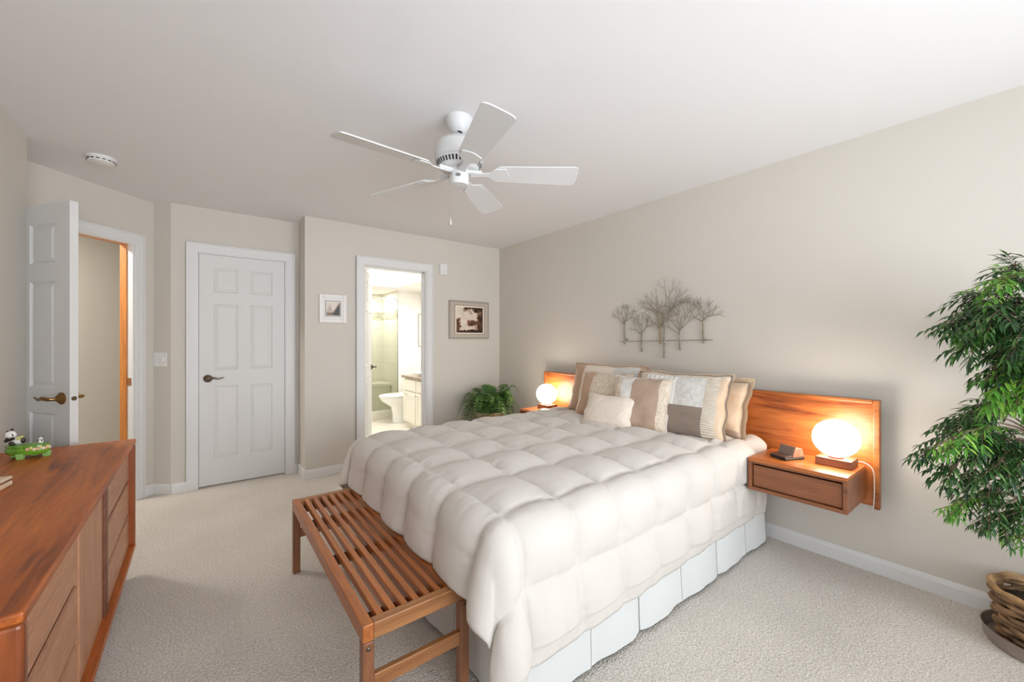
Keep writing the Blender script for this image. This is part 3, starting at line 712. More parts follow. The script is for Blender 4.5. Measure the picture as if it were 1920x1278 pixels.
# ------------------------------------------------------------------ bed
bed = thing('bed', 'queen bed with white mattress and pleated white bed skirt', 'bed', (0, 0, 0))
BXF, BXH, BY0, BY1 = .87, 2.84, 1.10, 2.64
def rbox(name, x0, x1, y0, y1, z0, z1, mat, bev, parent, seg_=4):
    return MB().box(x0, x1, y0, y1, z0, z1).done(name, mat, parent, bevel=bev, seg=seg_)
o = rbox('mattress', BXF, BXH, BY0, BY1, .40, .635, M_sheet, .07, bed); o.data.polygons.foreach_set('use_smooth', [True]*6)
rbox('box_spring', BXF, BXH, BY0+.01, BY1-.01, .18, .395, M_sheet, .02, bed)
for x, y in ((1.0, 1.25), (2.76, 1.12), (1.0, 2.5), (2.76, 2.5)):
    MB().tube([(x, y, .18), (x, y, .045)], .018, 12).lathe([(.001, -.022), (.02, -.022), (.024, -.01), (.024, .01), (.02, .022), (.001, .022)], M=Matrix.Translation((x, y, .024)) @ Matrix.Rotation(PI/2, 4, 'Y'), n=20, cap=False).done('caster_leg', M_black, bed, smooth=True)
def skirt():
    # polyline: head near -> foot near -> foot far -> head far, pleats at listed positions
    path = []
    def run(p, q, splits, nrm):
        p = Vector(p); q = Vector(q); L_ = (q-p).length; d = (q-p)/L_
        cuts = [0]+[s for s in splits]+[L_]
        for a, b in zip(cuts, cuts[1:]):
            n = 10
            for i in range(n+1):
                u = i/n; pos = p+d*(a+(b-a)*(.010+u*.980)); bow = .010+.012*math.sin(PI*u*1.0)+.004*math.sin(7*u+a*9)
                path.append((pos+nrm*bow, 1 if i in (0, n) else 0))
            if b < L_: path.append((p+d*b-nrm*.07, 2))
    run((BXH, 1.075), (.845, 1.075), [.30, .64, 1.0, 1.33, 1.64], Vector((0, -1)))
    run((.845, 1.075), (.845, 2.66), [.40, .80, 1.2], Vector((-1, 0)))
    run((.845, 2.66), (BXH, 2.66), [.4, .8, 1.2, 1.6], Vector((0, 1)))
    zs = [.385, .30, .22, .14, .07, .018]
    mb = MB(); V = []
    for i, (p, kk) in enumerate(path):
        col = []
        for j, z in enumerate(zs):
            fl = j/len(zs)
            c = Vector((1.85, 1.87)); out = (p-c).normalized()
            w_ = .004*fl*math.sin(i*1.3)+.022*fl*(kk != 2)
            q = p+out*w_
            col.append(mb.bm.verts.new((q.x, q.y, z+.003*fl*math.sin(i*.7+1))))
        V.append(col)
    for a, b in zip(V, V[1:]):
        for j in range(len(zs)-1): mb._f([a[j], b[j], b[j+1], a[j+1]])
    mb.done('bed_skirt', M_skirt, bed, smooth=True, angle=60)
skirt()

# comforter
def comforter():
    XF, YN, WT = .835, 1.155, 1.45
    SH = 1.96; SF = .315; TN, TF = .50, .45
    ZT = .652; R = .095
    def cellu(s): return s/.263 if s >= 0 else s/.37
    def cellv(t):
        if t < 0: return t/.265
        if t <= WT: return t/.29
        return 5+(t-WT)/.265
    def basep(s, t):
        ds = max(0, -s); dt = max(0, -t, t-WT); sg = -1 if t < 0 else 1
        x = XF+max(s, 0); y = YN+min(max(t, 0), WT)
        crown = .016*math.sin(PI*min(max(t/WT, 0), 1))
        L_ = math.hypot(ds, dt)
        if L_ < 1e-9: return Vector((x, y, ZT+crown))
        nx, ny = -ds/L_, sg*dt/L_
        xx = max(s, 0)
        fl = .16*max(0, 1-xx/1.3) if ds == 0 else .16
        fl = fl if dt > 0 else .30
        L0 = R*PI/2
        if L_ < L0: r_, h_ = R*math.sin(L_/R), R*(1-math.cos(L_/R))
        else:
            e = L_-L0; r_, h_ = R+fl*e*e/(e+.05), R+e*math.sqrt(1-fl*fl)
        if ds > 0 and dt > 0:
            ph = math.atan2(dt, ds); r_ += .20*max(0, L_-.12)*math.sin(2*ph)**2*(.7+.5*math.sin(ph*6))
        if ds > 0: r_ = r_*(1-.15*math.exp(-(dt/.1)**2))
        return Vector((x+nx*r_, y+ny*r_, ZT+crown*max(0, 1-L_*8)-h_))
    nu, nv = int((SH+SF)/.0105), int((WT+TN+TF)/.0105)
    def P(a, b):
        s = -SF+a*(SH+SF); t = -TN+b*(WT+TN+TF)
        p = basep(s, t); e = .004
        n = (basep(s+e, t)-basep(s-e, t)).cross(basep(s, t+e)-basep(s, t-e))
        n = n.normalized() if n.length > 1e-12 else Vector((0, 0, 1))
        u, v = cellu(s), cellv(t)
        u2 = u+.035*noise.noise(Vector((s*5, t*5, 1))); v2 = v+.035*noise.noise(Vector((s*5, t*5, 4)))
        a_ = abs(math.sin(PI*u2)); b_ = abs(math.sin(PI*v2))
        A = .046+.010*noise.noise(Vector((math.floor(u)*1.7, math.floor(v)*2.3, 0)))
        A *= 1-.7*max(0, min(1, (s-1.45)/.2))*(1 if .05 < t < WT-.05 else 0)
        puff = A*(a_**.42)*(b_**.42)
        if t < -TN+.06 or t > WT+TF-.06:  # the hem thins out
            puff = max(puff*.55, .008)
        # gathered wrinkles running away from the stitching
        wr = .0065*noise.noise(Vector((s*30, t*7, 2)))*(1-b_)+.0065*noise.noise(Vector((s*7, t*30, 3)))*(1-a_)
        hang = min(1, max(0, -t, t-WT, -s)*5)
        wr += hang*.006*noise.noise(Vector((s*11, t*4, 8)))
        q = p+n*(puff+wr+.004)
        if s > 1.35 and t < 0: q.y = max(q.y, 1.027)
        if s > 1.35 and t > WT: q.y = min(q.y, 2.672)
        if q.z < .012: q.z = .012+.1*(q.z-.012) if q.z > 0 else .012
        return q
    mb = MB(); mb.grid(nu, nv, P)
    o = mb.done('comforter', M_comf, recalc=False, smooth=True, angle=180, solid=.012)
    # piping along the hem
    me = o.data
    tag(o, 'puffy quilted off-white comforter spread over the bed', 'comforter')
comforter()

# ------------------------------------------------------------------ pillows
M_tan = pbr('tan_satin', srgb(184, 150, 122), .55, bump=.12, bscale=22, sheen=.3)
M_tan2 = pbr('beige_satin', srgb(206, 182, 154), .5, bump=.16, bscale=16, sheen=.3)
M_taupe = pbr('taupe_suede', srgb(140, 124, 112), .75, bump=.08, bscale=40, sheen=.2)
M_taupel = pbr('light_taupe', srgb(176, 152, 132), .7, bump=.1, bscale=40, sheen=.2)
M_pale = pbr('pale_grey_satin', srgb(222, 219, 214), .5, bump=.1, bscale=30)
def damask(name, c0, c1, sc_=26):
    m, nt, b = new_mat(name)
    tc = nt.nodes.new('ShaderNodeTexCoord')
    wv = nt.nodes.new('ShaderNodeTexNoise'); wv.inputs['Scale'].default_value = sc_; wv.inputs['Distortion'].default_value = 2.5; wv.inputs['Detail'].default_value = 1
    nt.links.new(tc.outputs['Object'], wv.inputs['Vector'])
    r = nt.nodes.new('ShaderNodeValToRGB'); e = r.color_ramp.elements; e[0].position = .44; e[0].color = c0; e[1].position = .56; e[1].color = c1
    nt.links.new(wv.outputs['Fac'], r.inputs['Fac']); nt.links.new(r.outputs['Color'], b.inputs['Base Color'])
    bp = nt.nodes.new('ShaderNodeBump'); bp.inputs['Strength'].default_value = .35; bp.inputs['Distance'].default_value = .006
    nt.links.new(wv.outputs['Fac'], bp.inputs['Height']); nt.links.new(bp.outputs['Normal'], b.inputs['Normal']); b.inputs['Roughness'].default_value = .5; b.inputs['Sheen Weight'].default_value = .2
    return m
M_dam = damask('ivory_damask', srgb(204, 188, 168), srgb(220, 206, 188))
M_damg = damask('grey_damask', srgb(204, 201, 196), srgb(218, 215, 210), 20)
M_cream = pbr('cream_knit', srgb(228, 216, 202), .85, bump=.15, bscale=90)
def waves(name, col, axis, sc_, dep):
    m, nt, b = new_mat(name); b.inputs['Base Color'].default_value = col; b.inputs['Roughness'].default_value = .6
    tc = nt.nodes.new('ShaderNodeTexCoord'); wv = nt.nodes.new('ShaderNodeTexWave'); wv.bands_direction = axis; wv.inputs['Scale'].default_value = sc_; wv.inputs['Distortion'].default_value = 1.5; wv.inputs['Detail'].default_value = 1
    nt.links.new(tc.outputs['Object'], wv.inputs['Vector'])
    bp = nt.nodes.new('ShaderNodeBump'); bp.inputs['Strength'].default_value = dep; bp.inputs['Distance'].default_value = .006
    nt.links.new(wv.outputs['Fac'], bp.inputs['Height']); nt.links.new(bp.outputs['Normal'], b.inputs['Normal']); return m
M_ruf = waves('ruched_satin', srgb(226, 214, 196), 'Z', 22, .9)
M_pleat = waves('pleated_satin', srgb(226, 224, 220), 'X', 9, .6)
def pillow(name, label, w_, h_, th, loc, lean, yaw, mats, mfn, roll=0, flange=0, ruffle=None, piping=None, lump=.012, seed=0, cat='pillow', pinch=.07):
    t = thing(name, label, cat); n = 40
    t.location = loc; t.rotation_euler = (-lean, roll, -PI/2+yaw)
    mb = MB()
    V = {}
    for side in (-1, 1):
        for i in range(n+1):
            for j in range(n+1):
                u, v = -1+2*i/n, -1+2*j/n
                edge = i in (0, n) or j in (0, n)
                if edge and side == 1: V[(side, i, j)] = V[(-1, i, j)]; continue
                # outline: sides pull in between the corners
                x = u*w_/2*(1-pinch*(1-v*v)*abs(u)**3); z = v*h_/2*(1-pinch*(1-u*u)*abs(v)**3)
                pr = ((1-abs(u)**3.2)*(1-abs(v)**3.2))
                y = side*th/2*max(0, pr)**.55
                if not edge:
                    y += lump*side*noise.noise(Vector((u*2.2+seed, v*2.2, side)))*pr**.3+.004*side*noise.noise(Vector((u*9+seed, v*9, 3)))
                x += .012*noise.noise(Vector((v*2.5, seed, 5)))*abs(u)**2; z += .014*noise.noise(Vector((u*2.5, seed, 9)))*abs(v)**2
                V[(side, i, j)] = mb.bm.verts.new((x, y, z))
    for side in (-1, 1):
        for i in range(n):
            for j in range(n):
                q = [V[(side, i, j)], V[(side, i+1, j)], V[(side, i+1, j+1)], V[(side, i, j+1)]]
                f = mb._f(q if side < 0 else q[::-1])
                if f: f.material_index = mfn((i+.5)/n, (j+.5)/n) if side < 0 else mfn(0, 0.99)
    if flange:
        ring = [(i, 0) for i in range(n)]+[(n, j) for j in range(n)]+[(i, n) for i in range(n, 0, -1)]+[(0, j) for j in range(n, 0, -1)]
        outs = []
        for k_, (i, j) in enumerate(ring):
            p = V[(-1, i, j)].co; u, v = -1+2*i/n, -1+2*j/n
            d = Vector((1 if i == n else -1 if i == 0 else 0, 0, 1 if j == n else -1 if j == 0 else 0))
            fl = flange if not (v == -1) else flange*.5
            outs.append(mb.bm.verts.new((p.x+d.x*fl, p.y+.016*noise.noise(Vector((k_*.21, seed, 0))), p.z+d.z*fl+.008*noise.noise(Vector((k_*.15, seed, 7))))))
        m_ = len(ring)
        for k_ in range(m_):
            i, j = ring[k_]; i2, j2 = ring[(k_+1) % m_]
            f = mb._f([V[(-1, i, j)], V[(-1, i2, j2)], outs[(k_+1) % m_], outs[k_]])
            if f: f.material_index = len(mats)-1
    mb.done('cushion', mats, t, smooth=True, angle=180, recalc=False)
    if piping:
        loop = [V_ for V_ in []]
        pts = []
        for k_ in range(4*n):
            if k_ < n: i, j = k_, 0
            elif k_ < 2*n: i, j = n, k_-n
            elif k_ < 3*n: i, j = 3*n-k_, n
            else: i, j = 0, 4*n-k_
            u, v = -1+2*i/n, -1+2*j/n
            x = u*w_/2*(1-pinch*(1-v*v)*abs(u)**3)+.012*noise.noise(Vector((v*2.5, seed, 5)))*abs(u)**2
            z = v*h_/2*(1-pinch*(1-u*u)*abs(v)**3)+.014*noise.noise(Vector((u*2.5, seed, 9)))*abs(v)**2
            pts.append((x, 0, z))
        pts.append(pts[0])
        MB().tube(pts, .0045, 6, cap=False).done('piping', piping, t, smooth=True)
    return t
bz = .69
# standing shams at the back
pillow('sleeping_pillow', 'beige pillow with ruffled hem against the headboard, nearest the right globe lamp', .60, .37, .15, (2.735, 1.42, .835), .30, math.radians(-3),
       [M_tan2, M_taupel, M_tan2], lambda u, v: 1 if v < .12 else 0, flange=.03, lump=.035, seed=11, pinch=.06)
pillow('pillow_sham', 'large patchwork sham with pale pleats, taupe block and ruched band, at the right front', .63, .43, .17, (2.545, 1.475, .855), .34, math.radians(6),
       [M_dam, M_pleat, M_damg, M_taupe, M_ruf, M_tan2],
       lambda u, v: 0 if (v > .93 or u < .12) else (5 if u > .93 else (4 if u > .80 else (3 if v < .46 and u > .30 else (1 if u < .50 else 2)))), flange=.012, piping=M_taupe, seed=21, pinch=.05)
pillow('pillow_sham', 'cream patchwork sham with tan end, behind the others near the far globe lamp', .74, .42, .17, (2.665, 2.19, .875), .28, math.radians(2),
       [M_tan, M_cream, M_damg, M_tan2], lambda u, v: 0 if u < .20 else (1 if u < .62 else (2 if u < .93 else 0)), flange=.012, piping=M_tan, seed=31, pinch=.05)
pillow('throw_pillow', 'square tan and ivory damask cushion, leftmost of the front row', .46, .40, .16, (2.485, 2.07, .84), .36, math.radians(4),
       [M_tan, M_dam, M_tan], lambda u, v: 0 if u < .33 else 1, piping=M_tan2, seed=41)
pillow('throw_pillow', 'square cushion with wide taupe stripe and white side piping, centre of the pile', .43, .40, .16, (2.42, 1.69, .835), .34, math.radians(10),
       [M_dam, M_pale, M_taupel, M_dam], lambda u, v: 0 if u < .20 else (1 if u < .40 else (2 if u < .84 else 3)), piping=M_pale, seed=51)
pillow('throw_pillow', 'small plain cream cushion lying in front of the pile', .40, .265, .13, (2.29, 1.86, .775), .52, math.radians(10),
       [M_cream], lambda u, v: 0, roll=math.radians(1), seed=61, lump=.004, pinch=.11)

# ------------------------------------------------------------------ slatted bench
def bench():
    t = thing('slatted_bench', 'low teak bench with slatted top at the foot of the bed', 'bench', (.575, 1.885, 0))
    hx, hy, zt = .19, .628, .400
    for s in (-1, 1):
        MB().box(s*hx-(.034 if s > 0 else 0), s*hx+(0 if s > 0 else .034), -hy+.0, hy-.0, zt-.055, zt).done('side_rail', M_bench, t, bevel=.003)
        MB().box(-hx+.034, hx-.034, s*hy-(.034 if s > 0 else 0), s*hy+(0 if s > 0 else .034), zt-.052, zt-.001).done('end_rail', M_benchX, t, bevel=.003)
        MB().box(-hx+.036, hx-.036, s*(hy-.012)-.010, s*(hy-.012)+.010, .188, .236).done('stretcher', M_benchX, t, bevel=.003)
        for r in (-1, 1):
            lg = MB().box(r*hx-(.036 if r > 0 else 0), r*hx+(0 if r > 0 else .036), s*hy-(.036 if s > 0 else 0), s*hy+(0 if s > 0 else .036), 0, zt-.056).done('leg', M_benchZ, t, bevel=.003)
            MB().lathe([(.007, 0), (.007, .003), (.004, .004)], M=Matrix.Translation((r*(hx-.018), s*hy, .325)) @ Matrix.Rotation(-s*PI/2, 4, 'X'), n=14).done('bolt', M_nickel, lg)
    for y in (.565, .335, -.09, -.545):
        MB().box(-hx+.034, hx-.034, y-.028, y+.028, zt-.053, zt-.033).done('crossbar', M_dark, t, bevel=.002)
    n = 7; gap = (2*hx-.068)/(n+.55)
    for i in range(n):
        x = -hx+.034+gap*(i+.78)
        MB().box(x-.0115, x+.0115, -hy+.034, hy-.034, zt-.032, zt-.002).done('slat', M_bench, t, bevel=.003)
bench()

# ------------------------------------------------------------------ dresser
def dresser():
    t = thing('dresser', 'long low teak dresser with recessed drawer fronts along the left wall', 'dresser', (-.295, 2.15, 0), math.radians(.55))
    y0, y1 = -.918, .905; xb = -.495; zt, zb = .737, .135; rc = -.028
    MB().box(xb, .0, y0, y1, zt-.024, zt).done('top', M_top, t, bevel=.006, seg=3)
    MB().box(xb, -.002, y0+.004, y1-.004, zb, zb+.022).done('bottom_ledge', M_top, t, bevel=.003)
    MB().box(xb, -.002, y0+.002, y0+.036, zb+.022, zt-.024).done('end_panel', M_end, t, bevel=.010, seg=3)
    MB().box(xb, -.002, y1-.036, y1-.002, zb+.022, zt-.024).done('end_panel', M_end, t, bevel=.010, seg=3)
    MB().box(xb, xb+.012, y0+.036, y1-.036, zb+.022, zt-.024).done('back_panel', M_teakZ, t)
    MB().box(xb+.05, -.06, y0+.08, y1-.08, 0, zb).done('plinth', M_walnut, t)
    d1, d2 = 1.855-2.15, 2.345-2.15
    zf0, zf1 = zb+.024, zt-.026
    hh = (zf1-zf0)/3
    for a, b in ((y0+.038, d1-.012), (d2+.022, y1-.038)):
        for k in range(3):
            z0 = zf0+hh*k; z1 = z0+hh
            # front with an undercut grip along its top edge
            zq = z1-.022 if k < 2 else z1-.001
            pr = [(rc-.018, z0+.001), (rc, z0+.001), (rc, zq), (rc-.006, zq+.002 if k < 2 else zq), (rc-.018, zq-.006 if k < 2 else zq)]
            mb = MB(); A = [mb.bm.verts.new((x, a, z)) for x, z in pr]; B = [mb.bm.verts.new((x, b, z)) for x, z in pr]; m_ = len(pr)
            for i in range(m_): mb._f([A[i], A[(i+1) % m_], B[(i+1) % m_], B[i]])
            mb._f(A[::-1]); mb._f(B); mb.done('drawer', M_frontY, t)
        MB().box(rc-.06, rc-.045, a, b, zf0, zf1).done('drawer_case', M_dark, t)  # near-black backing colours in the shade of the grip gaps
    dd = MB().box(rc-.02, rc-.004, d1+.006, d2-.05, zf0, zf1).done('sliding_door', M_front, t)
    MB().box(rc-.004, rc+.004, d2-.052, d2-.040, zf0, zf1).box(rc-.022, rc-.012, d2-.040, d2-.014, zf0, zf1).done('finger_pull', M_walnut, dd, bevel=.002)
    for y in (d1-.010, d1-.001, d2-.013, d2+.006): MB().box(rc-.04, rc+.004, y, y+.007 if y < 0 else y+.014, zf0, zf1).done('divider', M_walnut if y > 0 else M_front, t, bevel=.001)
dresser()
# things on the dresser
def panda_dish():
    t = thing('panda_dish', 'green bamboo-shaped dish with two panda figures on the dresser', 'ornamental dish', (-.655, 2.86, .737), math.radians(-24))
    t.scale = (.72, .72, .84)
    g = pbr('green_glaze', srgb(104, 158, 42), .18, var=.35, vscale=14, coat=.5); lg = pbr('pale_green_glaze', srgb(150, 205, 120), .2, coat=.5)
    s_ = 1.0
    body = MB()
    prof = [(.02, .022), (.088, .022), (.100, .030), (.105, .042), (.104, .052), (.098, .058), (.099, .062), (.105, .066), (.104, .071), (.085, .076), (.001, .078)]
    body.lathe(prof, n=44, cap=False, M=Matrix.Diagonal((1.06, .62, 1, 1))); body.done('dish', g, t, smooth=True)
    for x, y in ((.0, -.052), (-.085, .02), (.09, .01), (0, .05)):
        MB().frustum([(x-.014, y-.012, 0), (x+.014, y-.012, 0), (x+.014, y+.012, 0), (x-.014, y+.012, 0)], [(x-.02, y-.012, .032), (x+.02, y-.012, .032), (x+.02, y+.012, .032), (x-.02, y+.012, .032)]).done('foot', lg, t, bevel=.003)
    bd = MB(); rnd = random.Random(5)
    for i in range(9):
        a = math.radians(-68+i*8.5); bd.mi = i % 3; bd.ball((1.06*.104*math.cos(a), .62*.105*math.sin(a), .055+.004*math.sin(i*2)), .0095, 6)
    bd.done('flower_trim', [pbr('pink_glaze', srgb(226, 176, 150), .3), pbr('yellow_glaze', srgb(216, 210, 130), .3), pbr('cream_glaze', srgb(232, 224, 200), .3)], t, smooth=True)
    wm = pbr('white_glaze', srgb(240, 238, 234), .25, coat=.4); bm_ = pbr('black_glaze', srgb(38, 34, 32), .25, coat=.4); ym = pbr('bamboo_glaze', srgb(206, 210, 120), .3)
    def panda(x, y, k, lying):
        p = MB()
        Z = .076
        p.mi = 0
        if lying:
            p.ball((x+.012*k, y, Z+.020*k), .022*k, 10, (1.5, .95, .9)); p.ball((x-.022*k, y-.004*k, Z+.052*k), .023*k, 10, (1.1, .95, .92)); p.ball((x-.006*k, y-.012*k, Z+.047*k), .009*k, 8)
            p.mi = 1
            for ex, ez in ((-.040, .068), (-.020, .077)): p.ball((x+ex*k, y+.002, Z+ez*k), .0075*k, 8)
            p.ball((x-.020*k, y-.022*k, Z+.050*k), .0055*k, 8, (1, .6, 1.1)); p.ball((x-.004*k, y-.018*k, Z+.054*k), .0045*k, 8, (1, .6, 1)); p.ball((x+.001*k, y-.018*k, Z+.048*k), .003*k, 6)
            p.tube([(x-.026*k, y-.014*k, Z+.036*k), (x-.030*k, y-.022*k, Z+.024*k), (x-.010*k, y-.026*k, Z+.030*k), (x+.008*k, y-.020*k, Z+.036*k)], [.009*k, .009*k, .008*k, .007*k], 10)
            p.ball((x-.006*k, y-.018*k, Z+.008*k), .013*k, 8, (1.2, 1, .8)); p.ball((x+.045*k, y-.012*k, Z+.022*k), .012*k, 8, (.8, 1, 1.3))
            p.mi = 2; p.tube([(x+.018*k, y-.018*k, Z+.030*k), (x+.045*k, y-.014*k, Z+.042*k)], .007*k, 8)
        else:
            p.ball((x, y, Z+.014*k), .017*k, 10, (1, .9, 1.0)); p.ball((x, y-.002, Z+.034*k), .015*k, 10, (1.1, .95, .9))
            p.mi = 1
            for ex in (-.013, .013): p.ball((x+ex*k, y, Z+.047*k), .005*k, 6); p.ball((x+ex*.45*k, y-.0145*k, Z+.036*k), .0036*k, 6)
            p.ball((x-.013*k, y-.009*k, Z+.022*k), .006*k, 6, (.8, .8, 1.4)); p.ball((x+.013*k, y-.009*k, Z+.022*k), .006*k, 6, (.8, .8, 1.4))
        p.done('panda_figure', [wm, bm_, ym], t, smooth=True, recalc=False)
    panda(-.058, -.006, 1.05, True); panda(.062, .006, .72, False)
panda_dish()
t = thing('wooden_box', 'flat cream box with dark seam lying on the dresser edge of frame', 'box', (-.602, 2.15, .737), math.radians(-8))
mm = wood('pale_maple', srgb(206, 178, 148), srgb(226, 202, 174), srgb(236, 216, 192), 'Y', rough=.4)
MB().box(-.2, .0, -.12, .20, 0, .020).done('tray', mm, t, bevel=.006)
MB().box(-.197, -.003, -.117, .197, .020, .024).done('seam', M_walnut, t)
MB().box(-.2, .0, -.12, .20, .024, .036).done('lid', mm, t, bevel=.005)

# ------------------------------------------------------------------ fern
def fern():
    cx_, cy_, h_ = 2.545, 3.735, .50
    M_fern = leaf_mat('fern_green', srgb(40, 72, 30), srgb(78, 122, 52), srgb(132, 170, 90))
    M_stem = pbr('fern_stem', srgb(84, 92, 50), .6)
    t = thing('potted_fern', 'bushy green Boston fern in a tan pot in the room corner', 'fern', (cx_, cy_, 0))
    MB().lathe([(.10, 0), (.11, .02), (.150, h_-.05), (.160, h_-.04), (.160, h_), (.148, h_), (.145, h_-.04), (.001, h_-.04)], n=40, cap=False).done('pot', pbr('tan_ceramic', srgb(178, 150, 116), .6, var=.12), t, smooth=True)
    rnd = random.Random(12)
    for k in range(80):
        a = rnd.uniform(0, 2*PI) if k > 14 else 2*PI*k/15
        out = rnd.uniform(.20, .36); up = rnd.uniform(.16, .34) if k % 3 else rnd.uniform(.26, .40); drop = rnd.uniform(.08, .46)
        ca, sa = math.cos(a), math.sin(a); n = 22
        if cx_+ca*out > 2.92: out = (2.92-cx_)/ca
        if cy_+sa*out > 4.09: out = min(out, (4.09-cy_)/sa)
        if ca > .2 and sa < -.2: out = min(out, .30)
        pts = []
        for i in range(n+1):
            u = i/n
            r_ = .03+out*(u**.8); z = h_-.04+up*math.sin(PI*min(u*.62, 1))**1.0*1.0-drop*u**3
            pts.append(Vector((ca*r_, sa*r_, z)))
        mb = MB(); mb.mi = 1; mb.tube(pts, [.0022*(1-.7*i/n) for i in range(n+1)], 4, cap=False); mb.mi = 0
        side = Vector((-sa, ca, 0))
        for i in range(2, n+1):
            u = i/n; L_ = .058*math.sin(PI*min(1, .12+u*.88))**.7+.008
            tg = (pts[i]-pts[i-1]).normalized(); nn = side.cross(tg).normalized()
            for s in (-1, 1):
                d = (side*s*.92+tg*.35-nn*(-.0)+Vector((0, 0, -.25))).normalized(); w2 = .0062
                p = pts[i]-tg*rnd.uniform(0, .006); q = p+d*L_*rnd.uniform(.85, 1.1)+Vector((0, 0, rnd.uniform(-.006, .002)))
                m_ = p+d*L_*.55
                vs = [mb.bm.verts.new(v) for v in (p-tg*w2*.6, m_-tg*w2+nn*.001, q, m_+tg*w2, p+tg*w2*.6)]
                mb._f(vs)
        mb.done('frond', [M_fern, M_stem], t, recalc=False)
fern()

# ------------------------------------------------------------------ tall indoor tree at the right edge
PX, PY = 2.74, -.03
def basket():
    t = thing('wicker_basket', 'brown woven wicker basket holding the tall leafy tree', 'basket', (PX, PY, .016))
    M_w = pbr('wicker', srgb(128, 98, 68), .65, var=.45, vscale=18, bump=.4, bscale=60)
    mb = MB(); n = 18; rows = 9; H_ = .205
    for r in range(rows):
        z = .012+H_*r/rows
        rad = .122+.028*(z/H_)**.7
        pts = []
        for i in range(n*4+1):
            a = 2*PI*i/(n*4); ph = math.sin(a*n/2+(PI if r % 2 else 0))
            q = rad+.008*ph; pts.append((q*math.cos(a), q*math.sin(a), z+.004*math.sin(a*5+r)))
        mb.tube(pts, .0105 if r % 3 else .0125, 6, cap=False)
    for i in range(n):
        a = 2*PI*i/n; mb.tube([(.120*math.cos(a), .120*math.sin(a), .0), (.148*math.cos(a), .148*math.sin(a), H_)], .006, 5)
    mb.done('weave', M_w, t, smooth=True)
    rim = MB()
    for o_ in (0, .012):
        rim.tube([((.150+o_*.6)*math.cos(2*PI*i/60), (.150+o_*.6)*math.sin(2*PI*i/60), H_+.004+o_*.8+.003*math.sin(i*1.1)) for i in range(61)], .010, 8, cap=False)
    rim.done('rim', pbr('wicker_rim', srgb(164, 130, 88), .6, var=.3, vscale=25), t, smooth=True)
    MB().lathe([(.001, .006), (.115, .006), (.118, .02), (.134, .165), (.001, .17)], n=40, cap=False).done('liner', pbr('moss_liner', srgb(48, 38, 28), .9, bump=.8, bscale=40, var=.4, vscale=20), t)
basket()
tag(MB().lathe([(.001, 0), (.168, 0), (.175, .010), (.184, .058), (.187, .061), (.182, .061), (.17, .014), (.001, .012)], c=(0, 0, 0), n=56, cap=False).done('metal_tray', pbr('galvanised_tray', srgb(164, 152, 144), .4, metal=.6, var=.15, vscale=6), smooth=True), 'round grey metal saucer tray under the wicker basket', 'plant saucer')
bpy.data.objects['metal_tray'].location = (PX, PY, .001)
